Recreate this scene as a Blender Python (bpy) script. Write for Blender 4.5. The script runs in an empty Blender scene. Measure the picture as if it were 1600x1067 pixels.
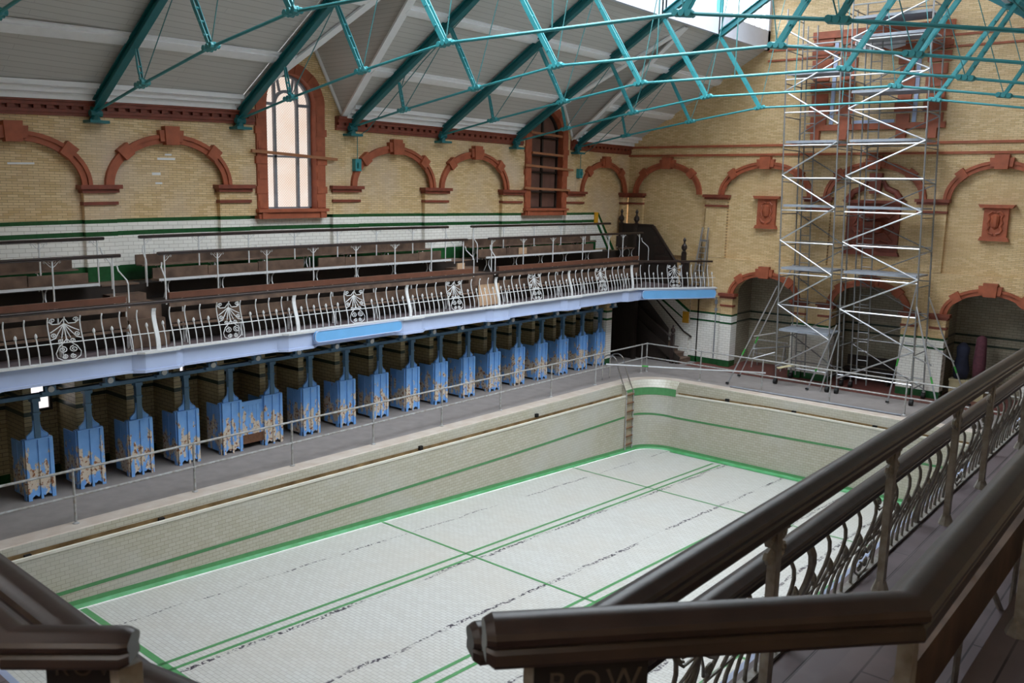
import bpy, math, random
from math import sin, cos, pi, sqrt, radians
from mathutils import Vector, Matrix
random.seed(7)
SC = bpy.context.scene
COL = SC.collection
V = Vector

# ------------------------------------------------------------------ mesh helpers
def lerp(a, b, t): return a + (b - a) * t
def interp(tab, x):
    if x <= tab[0][0]: return tab[0][1]
    for (x0, y0), (x1, y1) in zip(tab, tab[1:]):
        if x <= x1: return lerp(y0, y1, (x - x0) / (x1 - x0))
    return tab[-1][1]
def lens_bend(x, y, z):
    """lowers the left side towards its near end, offsetting lens barrel distortion"""
    if z <= 2.5 or y >= 11 or x >= 1.2: return z
    f = min(1.0, (1.2 - x) / 4.1)
    return z - (z - 2.5) * 0.05 * ((11 - max(y, -3)) / 11) ** 2 * f

class MB:
    def __init__(s): s.v = []; s.f = []; s.m = []
    def add(s, vs, fs, mi=0):
        o = len(s.v); s.v += [tuple(v) for v in vs]
        for f in fs: s.f.append([i + o for i in f]); s.m.append(mi)
        return s
    def poly(s, vs, mi=0): return s.add(vs, [list(range(len(vs)))], mi)
    def box(s, x0, x1, y0, y1, z0, z1, mi=0):
        vs = [(x, y, z) for z in (z0, z1) for y in (y0, y1) for x in (x0, x1)]
        return s.add(vs, [(0, 2, 3, 1), (4, 5, 7, 6), (0, 1, 5, 4), (2, 6, 7, 3), (0, 4, 6, 2), (1, 3, 7, 5)], mi)
    def boxy(s, x0, x1, y0, y1, z0, z1, mi=0, step=1.2):
        """a box cut in lengths along y"""
        n = max(1, int(abs(y1 - y0) / step)); vs = []
        for i in range(n + 1):
            y = lerp(y0, y1, i / n); vs += [(x0, y, z0), (x1, y, z0), (x1, y, z1), (x0, y, z1)]
        fs = [(0, 1, 2, 3), (4 * n + 3, 4 * n + 2, 4 * n + 1, 4 * n)]
        for i in range(n):
            a = 4 * i
            for k in range(4): fs.append((a + k, a + 4 + k, a + 4 + (k + 1) % 4, a + (k + 1) % 4))
        return s.add(vs, fs, mi)
    def bar(s, p, q, w, h, up=(0, 0, 1), mi=0):
        p, q = V(p), V(q); d = (q - p).normalized(); u = V(up)
        r = d.cross(u)
        if r.length < 1e-4: r = d.cross(V((1, 0, 0)))
        r.normalize(); u = r.cross(d)
        vs = []
        for e in (p, q):
            for a, b in ((-1, -1), (1, -1), (1, 1), (-1, 1)): vs.append(e + r * (a * w / 2) + u * (b * h / 2))
        return s.add(vs, [(3, 2, 1, 0), (4, 5, 6, 7)] + [(k, (k + 1) % 4, 4 + (k + 1) % 4, 4 + k) for k in range(4)], mi)
    def tube(s, pts, r, n=8, mi=0, closed=False, cap=True):
        pts = [V(p) for p in pts]; N = len(pts); vs = []; u = None
        for i, p in enumerate(pts):
            if closed: t = pts[(i + 1) % N] - pts[i - 1]
            else: t = pts[min(i + 1, N - 1)] - pts[max(i - 1, 0)]
            t.normalize()
            if u is None:
                u = t.cross(V((0, 0, 1)))
                if u.length < .05: u = t.cross(V((1, 0, 0)))
            u = (u - t * u.dot(t))
            if u.length < 1e-5: u = t.cross(V((.3, .5, .8)))
            u.normalize(); w = t.cross(u)
            rr = r[i] if isinstance(r, (list, tuple)) else r
            for k in range(n):
                a = 2 * pi * k / n; vs.append(p + (u * cos(a) + w * sin(a)) * rr)
        fs = []
        for i in range(N if closed else N - 1):
            for k in range(n):
                j = (i + 1) % N
                fs.append((i * n + k, i * n + (k + 1) % n, j * n + (k + 1) % n, j * n + k))
        if cap and not closed: fs += [list(range(n))[::-1], [(N - 1) * n + k for k in range(n)]]
        return s.add(vs, fs, mi)
    def lathe(s, prof, c=(0, 0, 0), n=14, mi=0):
        vs = []; c = V(c)
        for r, z in prof:
            for k in range(n): vs.append(c + V((r * cos(2 * pi * k / n), r * sin(2 * pi * k / n), z)))
        fs = [(i * n + k, i * n + (k + 1) % n, (i + 1) * n + (k + 1) % n, (i + 1) * n + k) for i in range(len(prof) - 1) for k in range(n)]
        fs += [list(range(n))[::-1], [(len(prof) - 1) * n + k for k in range(n)]]
        return s.add(vs, fs, mi)
    def prism(s, poly, fn, mi=0):
        """poly: list of 2-D points, fn(a, b, t) -> 3-D point, t in 0..1 through the thickness"""
        n = len(poly); vs = [fn(a, b, 0) for a, b in poly] + [fn(a, b, 1) for a, b in poly]
        return s.add(vs, [list(range(n))[::-1], list(range(n, 2 * n))] + [(k, (k + 1) % n, n + (k + 1) % n, n + k) for k in range(n)], mi)
    def rail(s, prof, path, mi=0, cap=True):
        """moulded section (side, up) carried along a path, mitred at its bends"""
        P = [V(p) for p in path]; vs = []; n = len(prof)
        for i, p in enumerate(P):
            d0 = (P[i] - P[i - 1]).normalized() if i else None
            d1 = (P[i + 1] - P[i]).normalized() if i < len(P) - 1 else None
            d = d0 if d1 is None else d1 if d0 is None else (d0 + d1).normalized()
            k = 1.0 if d0 is None or d1 is None else 1 / max(.4, d.dot(d0))
            r = d.cross(V((0, 0, 1))).normalized()
            for a, b in prof: vs.append(p + r * a * k + V((0, 0, b)))
        L = len(P); cb = sum(b for a, b in prof) / n
        if cap:                                     # bevelled ends
            for e, d in ((0, P[0] - P[1]), (-1, P[-1] - P[-2])):
                d.normalize(); r = ((P[1] - P[0]) if e == 0 else (P[-1] - P[-2])).cross(V((0, 0, 1))).normalized()
                ring = [P[e] + d * .022 + r * a * .78 + V((0, 0, cb + (b - cb) * .78)) for a, b in prof]
                vs = ring + vs if e == 0 else vs + ring
            L += 2
        fs = [(i * n + k, i * n + (k + 1) % n, (i + 1) * n + (k + 1) % n, (i + 1) * n + k) for i in range(L - 1) for k in range(n)]
        if cap: fs += [list(range(n))[::-1], [(L - 1) * n + k for k in range(n)]]
        return s.add(vs, fs, mi)
    def build(s, name, mats, parent=None, bend=False, smooth=False, label=None, kind=None):
        vs = s.v
        if bend: vs = [(x, y, lens_bend(x, y, z)) for x, y, z in vs]
        if parent is not None:
            o = ORIGIN.get(parent.name, V((0, 0, 0))); vs = [(x - o.x, y - o.y, z - o.z) for x, y, z in vs]
        me = bpy.data.meshes.new(name); me.from_pydata(vs, [], s.f)
        for m in (mats if isinstance(mats, (list, tuple)) else [mats]): me.materials.append(m)
        if any(s.m): me.polygons.foreach_set('material_index', s.m)
        if smooth or name in ('rail', 'handrail', 'capping_rail'):
            me.polygons.foreach_set('use_smooth', [True] * len(s.f))
        me.update()
        if name in ('rail', 'handrail'): me.set_sharp_from_angle(angle=radians(26))
        ob = bpy.data.objects.new(name, me); COL.objects.link(ob)
        if parent is not None:
            ob.parent = parent; ORIGIN[ob.name] = ORIGIN.get(parent.name, V((0, 0, 0)))
        else: ORIGIN[ob.name] = V((0, 0, 0))
        if label: ob['label'] = label
        if kind: ob['kind'] = kind
        return ob
ORIGIN = {}
def tag(o, label, cat, group=None, kind=None):
    o['label'] = label; o['category'] = cat
    if group: o['group'] = group
    if kind: o['kind'] = kind
    return o
def thing(name, label, cat, loc=(0, 0, 0), group=None, kind=None):
    o = bpy.data.objects.new(name, None); o.empty_display_size = .1; COL.objects.link(o)
    o.location = loc; ORIGIN[o.name] = V(loc)
    return tag(o, label, cat, group, kind)
def copy_tree(o, parent=None):
    c = o.copy(); COL.objects.link(c); c.parent = parent
    for ch in list(o.children): copy_tree(ch, c)
    return c
def struct(ob, label, cat): return tag(ob, label, cat, None, 'structure')

# ------------------------------------------------------------------ materials
def nodes(name):
    m = bpy.data.materials.new(name); m.use_nodes = True; nt = m.node_tree
    return m, nt, nt.nodes['Principled BSDF']
def N(nt, t, **k):
    n = nt.nodes.new(t)
    for a, b in k.items():
        if a in n.inputs: n.inputs[a].default_value = b
        else: setattr(n, a, b)
    return n
def rgb(c): return (c[0], c[1], c[2], 1)
def srgb(r, g, b):
    f = lambda v: (v / 255 / 12.92) if v <= 10 else ((v / 255 + .055) / 1.055) ** 2.4
    return (f(r), f(g), f(b))
def mixn(nt, fac, a, b, mode='MIX'):
    m = nt.nodes.new('ShaderNodeMix'); m.data_type = 'RGBA'; m.blend_type = mode
    for sock, v in ((m.inputs[0], fac), (m.inputs[6], a), (m.inputs[7], b)):
        if isinstance(v, bpy.types.NodeSocket): nt.links.new(v, sock)
        elif isinstance(v, (int, float)): sock.default_value = v
        else: sock.default_value = rgb(v)
    return m.outputs[2]
def ramp(nt, src, p0, p1, c0=(0, 0, 0), c1=(1, 1, 1)):
    r = nt.nodes.new('ShaderNodeValToRGB'); nt.links.new(src, r.inputs[0])
    r.color_ramp.elements[0].position = p0; r.color_ramp.elements[1].position = p1
    r.color_ramp.elements[0].color = rgb(c0); r.color_ramp.elements[1].color = rgb(c1)
    return r.outputs[0]
def noise(nt, scale, vec=None, detail=4):
    n = N(nt, 'ShaderNodeTexNoise', Scale=scale, Detail=detail)
    if vec is None:
        g = nt.nodes.new('ShaderNodeNewGeometry'); vec = g.outputs['Position']
    nt.links.new(vec, n.inputs['Vector']); return n.outputs['Fac']
def flat(name, c, rough=.6, metal=0, var=.25, scale=6, c2=None, bump=0, spec=.5):
    m, nt, b = nodes(name)
    f = noise(nt, scale, nt.nodes.new('ShaderNodeTexCoord').outputs['Object'])
    dark = c2 or tuple(v * (1 - var) for v in c)
    nt.links.new(mixn(nt, ramp(nt, f, .3, .7), dark, c), b.inputs['Base Color'])
    b.inputs['Roughness'].default_value = rough; b.inputs['Metallic'].default_value = metal
    b.inputs['Specular IOR Level'].default_value = spec
    if bump:
        bp = N(nt, 'ShaderNodeBump', Strength=bump, Distance=.01); nt.links.new(f, bp.inputs['Height']); nt.links.new(bp.outputs[0], b.inputs['Normal'])
    return m
def uvvec(nt, ax):
    g = nt.nodes.new('ShaderNodeNewGeometry'); s = nt.nodes.new('ShaderNodeSeparateXYZ'); c = nt.nodes.new('ShaderNodeCombineXYZ')
    nt.links.new(g.outputs['Position'], s.inputs[0])
    if ax[0] == 's':
        a = N(nt, 'ShaderNodeMath', operation='ADD'); nt.links.new(s.outputs[0], a.inputs[0]); nt.links.new(s.outputs[1], a.inputs[1]); nt.links.new(a.outputs[0], c.inputs[0])
    else: nt.links.new(s.outputs['xyz'.index(ax[0])], c.inputs[0])
    nt.links.new(s.outputs['xyz'.index(ax[1])], c.inputs[1])
    return c.outputs[0], s
def brick(name, ax, c1, c2, mortar, bw, bh, ms, rough=.6, stain=None, amount=.5, sscale=.7, offset=.5, bump=.25):
    m, nt, b = nodes(name); vec, sep = uvvec(nt, ax)
    t = N(nt, 'ShaderNodeTexBrick', Scale=1.0); t.offset = offset
    nt.links.new(vec, t.inputs['Vector'])
    for k, v in (('Color1', rgb(c1)), ('Color2', rgb(c2)), ('Mortar', rgb(mortar)), ('Brick Width', bw), ('Row Height', bh), ('Mortar Size', ms), ('Mortar Smooth', .2)):
        t.inputs[k].default_value = v
    col = t.outputs['Color']
    if stain:
        f = ramp(nt, noise(nt, sscale, detail=6), .46, .72)
        mu = N(nt, 'ShaderNodeMath', operation='MULTIPLY'); mu.inputs[1].default_value = amount; nt.links.new(f, mu.inputs[0])
        col = mixn(nt, mu.outputs[0], col, stain)
    nt.links.new(col, b.inputs['Base Color']); b.inputs['Roughness'].default_value = rough
    if bump:
        bp = N(nt, 'ShaderNodeBump', Strength=bump, Distance=.006); bp.invert = True
        nt.links.new(t.outputs['Fac'], bp.inputs['Height']); nt.links.new(bp.outputs[0], b.inputs['Normal'])
    return m, nt, b, col, sep
def emit(name, c, s):
    m, nt, b = nodes(name)
    b.inputs['Base Color'].default_value = rgb(c); b.inputs['Emission Color'].default_value = rgb(c); b.inputs['Emission Strength'].default_value = s
    return m
YB = (srgb(228, 201, 156), srgb(205, 173, 124), srgb(146, 124, 92))
M = {}
M['brick_yz'] = brick('yellow_glazed_brick_side', 'yz', *YB, .205, .052, .004, .45, srgb(206, 188, 172), .6, .7)[0]
M['brick_xz'] = brick('yellow_glazed_brick_end', 'xz', *YB, .205, .052, .004, .45, srgb(196, 164, 122), .5, .6)[0]
W3 = (srgb(240, 238, 232), srgb(233, 231, 224), srgb(186, 181, 172))
M['tile_yz'] = brick('white_tile_side', 'yz', *W3, .235, .085, .005, .3)[0]
M['tile_xz'] = brick('white_tile_end', 'xz', *W3, .235, .085, .005, .3)[0]
C3 = (srgb(178, 164, 128), srgb(160, 146, 110), srgb(92, 82, 64))
M['cream_yz'] = brick('cream_tile_side', 'yz', *C3, .235, .085, .006, .4)[0]
M['cream_xz'] = brick('cream_tile_cross', 'xz', *C3, .235, .085, .006, .4)[0]
M['niche_xz'] = brick('grey_tile_niche', 'xz', srgb(168, 160, 142), srgb(154, 146, 128), srgb(104, 98, 86), .235, .085, .006, .4)[0]
M['niche_yz'] = brick('grey_tile_jamb', 'yz', srgb(168, 160, 142), srgb(154, 146, 128), srgb(104, 98, 86), .235, .085, .006, .4)[0]
M['pool_wall'] = brick('pool_wall_tile', 'sz', srgb(184, 180, 165), srgb(175, 170, 152), srgb(140, 134, 119), .155, .078, .004, .35, srgb(188, 188, 186), .6, .5)[0]
# pool floor with the broken dark joints that run between the lane lines
m, nt, b, col, sep = brick('pool_floor_tile', 'xy', srgb(186, 186, 182), srgb(178, 177, 172), srgb(138, 135, 131), .155, .078, .004, .35, srgb(174, 165, 152), .35, .45)
g = nt.nodes.new('ShaderNodeNewGeometry')
mp = N(nt, 'ShaderNodeMapping'); nt.links.new(g.outputs['Position'], mp.inputs[0]); mp.inputs['Scale'].default_value = (6, .55, 1)
big = ramp(nt, noise(nt, 1.4, mp.outputs[0], 2), .38, .5)
fine = ramp(nt, noise(nt, 17, g.outputs['Position'], 3), .46, .54)
wob = noise(nt, 1.1, g.outputs['Position'], 3)
tot = None
for xc, w in ((1.62, .022), (3.74, .045), (5.6, .045), (7.58, .04), (9.0, .04)):
    a = N(nt, 'ShaderNodeMath', operation='SUBTRACT'); nt.links.new(sep.outputs[0], a.inputs[0]); a.inputs[1].default_value = xc - .12
    a2 = N(nt, 'ShaderNodeMath', operation='MULTIPLY_ADD'); nt.links.new(wob, a2.inputs[0]); a2.inputs[1].default_value = -.24; nt.links.new(a.outputs[0], a2.inputs[2])
    c = N(nt, 'ShaderNodeMath', operation='COMPARE'); nt.links.new(a2.outputs[0], c.inputs[0]); c.inputs[1].default_value = 0; c.inputs[2].default_value = w
    if tot is None: tot = c.outputs[0]
    else:
        d = N(nt, 'ShaderNodeMath', operation='MAXIMUM'); nt.links.new(tot, d.inputs[0]); nt.links.new(c.outputs[0], d.inputs[1]); tot = d.outputs[0]
for s in (big, fine):
    d = N(nt, 'ShaderNodeMath', operation='MULTIPLY'); nt.links.new(tot, d.inputs[0]); nt.links.new(s, d.inputs[1]); tot = d.outputs[0]
nt.links.new(mixn(nt, tot, col, srgb(58, 52, 62)), b.inputs['Base Color'])
M['pool_floor'] = m
M['boards'] = brick('white_roof_boarding', 'yz', srgb(194, 191, 187), srgb(190, 187, 183), srgb(168, 165, 161), 3.4, .085, .005, .6, bump=.08)[0]
M['white'] = flat('white_gloss_paint', srgb(236, 236, 238), .45, var=.06)
M['lantern'] = flat('pale_lantern_paint', srgb(206, 210, 222), .5, var=.05)
M['terra'] = flat('red_terracotta', srgb(172, 92, 62), .55, var=.3, scale=5, bump=.2)
M['terra_dark'] = flat('dark_terracotta', srgb(134, 66, 48), .5, var=.3, scale=6)
M['green'] = flat('green_glazed_tile', srgb(34, 88, 48), .25, var=.3, scale=9)
M['green_dark'] = flat('dark_green_tile', srgb(26, 46, 34), .3, var=.2)
M['pool_green'] = flat('pool_green_tile', srgb(80, 138, 88), .3, var=.14, scale=9)
M['pool_cove'] = flat('pool_green_cove', srgb(88, 156, 110), .3, var=.22, scale=3, c2=srgb(62, 132, 74))
M['teal'] = flat('teal_paint', srgb(54, 140, 146), .4, var=.12)
M['teal_dark'] = flat('dark_teal_paint', srgb(24, 108, 114), .42, var=.12)
M['cable'] = flat('teal_cable', srgb(70, 132, 134), .5)
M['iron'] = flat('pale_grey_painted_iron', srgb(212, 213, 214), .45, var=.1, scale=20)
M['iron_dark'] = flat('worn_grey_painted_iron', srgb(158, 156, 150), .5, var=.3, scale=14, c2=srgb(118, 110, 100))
M['fascia'] = flat('pale_blue_fascia_paint', srgb(176, 190, 222), .5, var=.07, scale=2)
M['sign'] = flat('sky_blue_sign_paint', srgb(112, 176, 230), .5, var=.08, scale=3)
M['mahogany'] = flat('dark_polished_wood', srgb(54, 41, 37), .38, var=.4, scale=11, bump=.1)
M['bench'] = flat('worn_brown_board', srgb(122, 98, 82), .65, scale=3.2, c2=srgb(78, 60, 50))
M['bench_red'] = flat('red_brown_board', srgb(106, 66, 50), .5, var=.3, scale=4)
M['floor_wood'] = brick('grey_brown_floorboards', 'yx', srgb(112, 98, 100), srgb(98, 86, 90), srgb(50, 42, 44), 3.0, .16, .006, .6, srgb(140, 128, 132), .4, 2)[0]
M['dark'] = flat('dark_timber', srgb(44, 34, 28), .6, var=.3)
M['soffit'] = flat('dark_soffit', srgb(52, 48, 44), .8)
M['tarmac'] = flat('grey_asphalt', srgb(136, 129, 126), .85, var=.16, scale=3.5, bump=.2)
M['red_floor'] = brick('dull_red_quarry_tile', 'xy', srgb(112, 62, 54), srgb(98, 54, 48), srgb(70, 50, 46), .15, .15, .006, .6)[0]
M['stone'] = flat('pink_grey_coping_stone', srgb(190, 180, 170), .6, var=.12, scale=2.5, c2=srgb(174, 158, 144))
M['lipstone'] = flat('cream_glazed_lip', srgb(206, 202, 190), .35, var=.08)
M['gutter'] = flat('brown_gutter_glaze', srgb(176, 154, 116), .45, var=.25, scale=3, c2=srgb(120, 98, 68))
M['pipe'] = flat('weathered_galvanised_pipe', srgb(172, 174, 176), .45, .2, var=.2, scale=12, c2=srgb(138, 132, 124))
M['alu'] = flat('bright_aluminium', srgb(206, 208, 212), .3, .85, var=.12)
M['alu_dull'] = flat('dull_aluminium', srgb(150, 150, 150), .45, .6, var=.2)
M['deckboard'] = flat('grey_scaffold_deck', srgb(150, 156, 166), .5, var=.2)
M['chrome'] = flat('polished_steel', srgb(214, 214, 214), .15, .95, var=.05)
M['rust'] = flat('rusty_iron', srgb(120, 84, 60), .8, var=.4, scale=20)
M['yellow'] = flat('yellow_glazed_tile', srgb(226, 166, 40), .35, var=.15)
M['tape'] = flat('green_tape', srgb(60, 150, 60), .5)
M['red_tag'] = flat('red_tag', srgb(170, 60, 60))
M['rubber'] = flat('black_rubber', srgb(26, 26, 26), .7)
M['cardboard'] = flat('pale_plywood', srgb(196, 162, 130), .7, var=.12)
M['maroon'] = flat('maroon_cloth', srgb(104, 58, 70), .85, var=.35, scale=12)
M['cream_box'] = flat('cream_painted_box', srgb(196, 184, 148), .6, var=.2)
M['blue_cloth'] = flat('dark_blue_cloth', srgb(40, 44, 66), .9, var=.4)
M['letters'] = flat('worn_gilt_lettering', srgb(84, 74, 66), .6)
M['plaque'] = flat('black_plaque', srgb(30, 26, 26), .5)
M['drape'] = flat('white_plastic_sheet', srgb(226, 222, 224), .5, var=.12)
M['winframe'] = flat('grey_painted_window_bar', srgb(136, 140, 148), .5)
M['blocked'] = flat('brown_blocked_pane', srgb(112, 78, 66), .7, var=.3, scale=3)
M['batten'] = flat('orange_brown_batten', srgb(168, 112, 76), .6, var=.2)
M['door_dark'] = flat('black_opening', srgb(20, 18, 16), .9)
# blue cubicle paint, chipped to bare cream and rust towards the bottom
m, nt, b = nodes('chipped_blue_paint')
oi = nt.nodes.new('ShaderNodeObjectInfo'); g = nt.nodes.new('ShaderNodeNewGeometry'); s = nt.nodes.new('ShaderNodeSeparateXYZ'); nt.links.new(g.outputs['Position'], s.inputs[0])
mr = N(nt, 'ShaderNodeMapRange'); nt.links.new(s.outputs[2], mr.inputs[0])
mpv = N(nt, 'ShaderNodeMapping'); nt.links.new(g.outputs['Position'], mpv.inputs[0]); mpv.inputs['Scale'].default_value = (1, 1, .45)
for k, v in zip(range(1, 5), (0.4, 1.2, .2, -.12)): mr.inputs[k].default_value = v
mr2 = N(nt, 'ShaderNodeMapRange'); nt.links.new(s.outputs[2], mr2.inputs[0])
for k, v in zip(range(1, 5), (0.0, .38, .04, .2)): mr2.inputs[k].default_value = v
mn = N(nt, 'ShaderNodeMath', operation='MINIMUM'); nt.links.new(mr.outputs[0], mn.inputs[0]); nt.links.new(mr2.outputs[0], mn.inputs[1])
a = N(nt, 'ShaderNodeMath', operation='ADD'); nt.links.new(noise(nt, 9, mpv.outputs[0], 5), a.inputs[0]); nt.links.new(mn.outputs[0], a.inputs[1])
chip = ramp(nt, a.outputs[0], .6, .635)
base = mixn(nt, ramp(nt, noise(nt, 4, g.outputs['Position']), .3, .7), srgb(110, 164, 230), srgb(128, 182, 240))
bare = mixn(nt, ramp(nt, noise(nt, 16, g.outputs['Position']), .54, .62), srgb(214, 200, 182), srgb(146, 92, 56))
nt.links.new(mixn(nt, chip, base, bare), b.inputs['Base Color']); b.inputs['Roughness'].default_value = .45
M['cubicle'] = m
M['beam_blue'] = flat('slate_blue_paint', srgb(84, 122, 154), .5, var=.15)
# frosted daylight panes
m, nt, b = nodes('frosted_daylight_glass')
vec, _ = uvvec(nt, 'yz'); mp = N(nt, 'ShaderNodeMapping'); nt.links.new(vec, mp.inputs[0]); mp.inputs['Rotation'].default_value = (0, 0, pi / 4)
ck = N(nt, 'ShaderNodeTexBrick', Scale=1.0); nt.links.new(mp.outputs[0], ck.inputs['Vector']); ck.offset = 0
for k, v in (('Color1', rgb((1, .80, .66))), ('Color2', rgb((1, .83, .70))), ('Mortar', rgb((.66, .44, .32))), ('Brick Width', .05), ('Row Height', .05), ('Mortar Size', .006)): ck.inputs[k].default_value = v
warm = mixn(nt, ramp(nt, noise(nt, .9, vec), .35, .65), ck.outputs['Color'], (1, .96, .92))
warm = mixn(nt, .5, warm, ck.outputs['Color'])
nt.links.new(warm, b.inputs['Emission Color']); b.inputs['Emission Strength'].default_value = .84; b.inputs['Base Color'].default_value = (.2, .2, .2, 1)
M['lit_pane'] = m
M['lit_white'] = emit('bright_window_pane', (1, .95, .95), 1.1)
m, nt, b = nodes('lantern_glass')
tr = N(nt, 'ShaderNodeBsdfTransparent'); tr.inputs[0].default_value = (.93, .96, .97, 1); mx_ = N(nt, 'ShaderNodeMixShader'); lw = N(nt, 'ShaderNodeFresnel', IOR=1.6); nt.links.new(lw.outputs[0], mx_.inputs[0])
nt.links.new(tr.outputs[0], mx_.inputs[1]); nt.links.new(b.outputs[0], mx_.inputs[2]); b.inputs['Roughness'].default_value = .1; b.inputs['Base Color'].default_value = (.1, .11, .12, 1)
nt.links.new(mx_.outputs[0], nt.nodes['Material Output'].inputs[0])
M['glass'] = m

# ------------------------------------------------------------------ principal dimensions (metres)
XA, YE = -2.95, 22.4            # face of the left wall, face of the end wall
XC = 6.33                       # middle of the hall
ZE, SL = 7.93, .598             # eaves height and roof slope
XL = 2.3                        # edge of the roof lantern
YL = 1.0                        # near end of the lantern, cut short to darken the foreground
YG = 19.2                       # top glazing stops here; boarding added beyond to dim the end wall
def mx(x): return 2 * XC - x
PIER = [(-4.6, .45), (-1.0, .45), (1.97, .44), (5.18, .5), (8.54, .54), (11.94, .57), (15.43, .58), (18.92, .6)]
YR = [-8.3, -4.9, -1.47, 1.97, 5.17, 8.46, 11.97, 15.42, 18.66, 22.5]   # roof bays
TY = [1.905 + 3.378 * k for k in range(-2, 6)]                          # trusses

def ell(c, a, b, z0, n=24, a0=0, a1=pi): return [(c + a * cos(lerp(a0, a1, i / n)), z0 + b * sin(lerp(a0, a1, i / n))) for i in range(n + 1)]
def F_left(d0, d1): return lambda p, z, t: (XA + lerp(d0, d1, t), p, z)      # polygons in y-z, thickness along x
def F_end(d0, d1): return lambda p, z, t: (p, YE - lerp(d0, d1, t), z)        # polygons in x-z, thickness towards the room

def arch_ring(mb, F, c, ao, bo, th, z0, key=.5, blocks=True, mi=0):
    n = 26
    for ai, bi, ao_, bo_, f in ((ao - th, bo - th, ao - th * .35, bo - th * .35, F(0, .05)), (ao - th * .42, bo - th * .42, ao, bo, F(0, .09))):
        o = ell(c, ao_, bo_, z0, n); i = ell(c, ai, bi, z0, n)
        for k in range(n): mb.prism([i[k], o[k], o[k + 1], i[k + 1]], f, mi)
    k2 = key / 2; zt = z0 + bo
    mb.prism([(c - k2 * .62, zt - th - .04), (c + k2 * .62, zt - th - .04), (c + k2 * .7, zt + .17), (c - k2 * .7, zt + .17)], F(0, .17), mi)
    mb.prism([(c - k2 * 1.05, zt - th * .85), (c + k2 * 1.05, zt - th * .85), (c + k2 * 1.15, zt + .08), (c - k2 * 1.15, zt + .08)], F(0, .13), mi)
    if blocks:
        for s in (-1, 1):
            a = pi / 2 + s * radians(47); ca, sa = cos(a), sin(a)
            px, pz = c + (ao - th / 2) * ca, z0 + (bo - th / 2) * sa
            nx, nz = ca * bo, sa * ao; l = sqrt(nx * nx + nz * nz); nx /= l; nz /= l; tx, tz = -nz, nx
            q = [(px + nx * r + tx * w, pz + nz * r + tz * w) for r, w in ((-th * .6, -.12), (th * .85, -.14), (th * .85, .14), (-th * .6, .12))]
            mb.prism(q, F(0, .14), mi)
def spandrel(mb, F, p0, p1, c, a, b, z0, ztop, mi=0):
    mb.prism([(p0, z0), (c - a, z0)] + ell(c, a, b, z0, 24)[::-1][1:-1] + [(c + a, z0), (p1, z0), (p1, ztop), (p0, ztop)], F, mi)

# ------------------------------------------------------------------ LEFT WALL
ARCH = {(1): .3, 2: 3.57, 4: 10.27, 5: 13.62, 7: 20.7}
AHALF = {1: 1.5, 2: 1.5, 4: 1.58, 5: 1.58, 7: 1.5}
wl = MB()                                           # 0 brick 1 white tile 2 green 3 cream 4 dark green
ylist = [-9.2] + [y for y, _ in PIER] + [YE]
Fw = F_left(-.32, -.12)
def wall_strip(y0, y1, z0, z1, mi, d0=-.32, d1=-.12): wl.boxy(XA + d0, XA + d1, y0, y1, z0, z1, mi, 1.1)
WIN = {3: 6.81, 6: 17.2}                            # bays with windows: bay index -> centre
WHALF = {3: 1.02, 6: 1.15}
bays = [(-9.2, -4.6), (-4.6, -1.0), (-1.0, 1.97), (1.97, 5.18), (5.18, 8.54), (8.54, 11.94), (11.94, 15.43), (15.43, 18.92), (18.92, YE)]
BIDX = [None, None, 1, 2, 3, 4, 5, 6, 7]
TILE_END = 20.5
for (y0, y1), bi in zip(bays, BIDX):
    for z0, z1, mi in ((0, .22, 2), (.22, 1.56, 3), (1.56, 1.64, 4), (1.64, 1.84, 3), (1.84, 1.92, 4), (1.92, 2.75, 3), (2.75, 4.05, 0)):
        wall_strip(y0, y1, z0, z1, mi)
    yt = min(y1, TILE_END)
    for z0, z1, mi in ((4.05, 4.4, 2), (4.4, 5.06, 1), (5.06, 5.16, 2), (5.16, 5.34, 1), (5.34, 5.425, 2)):
        wall_strip(y0, yt, z0, z1, mi)
    if y1 > TILE_END: wall_strip(TILE_END, y1, 4.05, 5.425, 0)
    if bi in WIN:
        c, h = WIN[bi], WHALF[bi]
        wl.boxy(XA - .32, XA - .008, y0, c - h + .05, 5.425, 7.95, 0, 1.1); wl.boxy(XA - .32, XA - .008, c + h - .05, y1, 5.425, 7.95, 0, 1.1)
        yr0, yr1 = (5.17, 8.46) if bi == 3 else (15.42, 18.66)
        ym = (yr0 + yr1) / 2; zr = 11.05
        top = 9.0 if bi == 3 else 8.9
        spring = top - h * .85
        el = ell(c, h - .06, (h - .06) * .95, spring, 20)
        wl.prism([(yr0, 7.95), (c - h + .06, 7.95)] + el[::-1] + [(c + h - .06, 7.95), (yr1, 7.95), (ym, zr)], F_left(-.32, 0), 0)
    else:
        wall_strip(y0, y1, 5.425, 8.1, 0)
        if bi in ARCH:
            hw0 = dict((round(a, 2), b) for a, b in PIER).get(round(y0, 2), 0); c, a = ARCH[bi], AHALF[bi]
            spandrel(wl, F_left(-.12, 0), y0, min(y1, YE - .0), c, a - .02, 1.12, 6.16, 7.7, 0)
for y, hw in PIER + [(YE - .18, .3)]:
    h = hw - .1
    for z0, z1, mi in ((2.9, 4.05, 1), (4.05, 4.4, 2), (4.4, 5.06, 1), (5.06, 5.16, 2), (5.16, 5.34, 1), (5.34, 5.425, 2), (5.425, 6.05, 0)):
        if y > 20 and mi: mi = 0
        wl.boxy(XA - .14, XA, y - h, min(y + h, YE), z0, z1, mi, 2)
wall = struct(wl.build('wall_left', [M['brick_yz'], M['tile_yz'], M['green'], M['cream_yz'], M['green_dark']], bend=True), 'long yellow brick side wall with white tiled dado above the gallery', 'wall')
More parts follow.
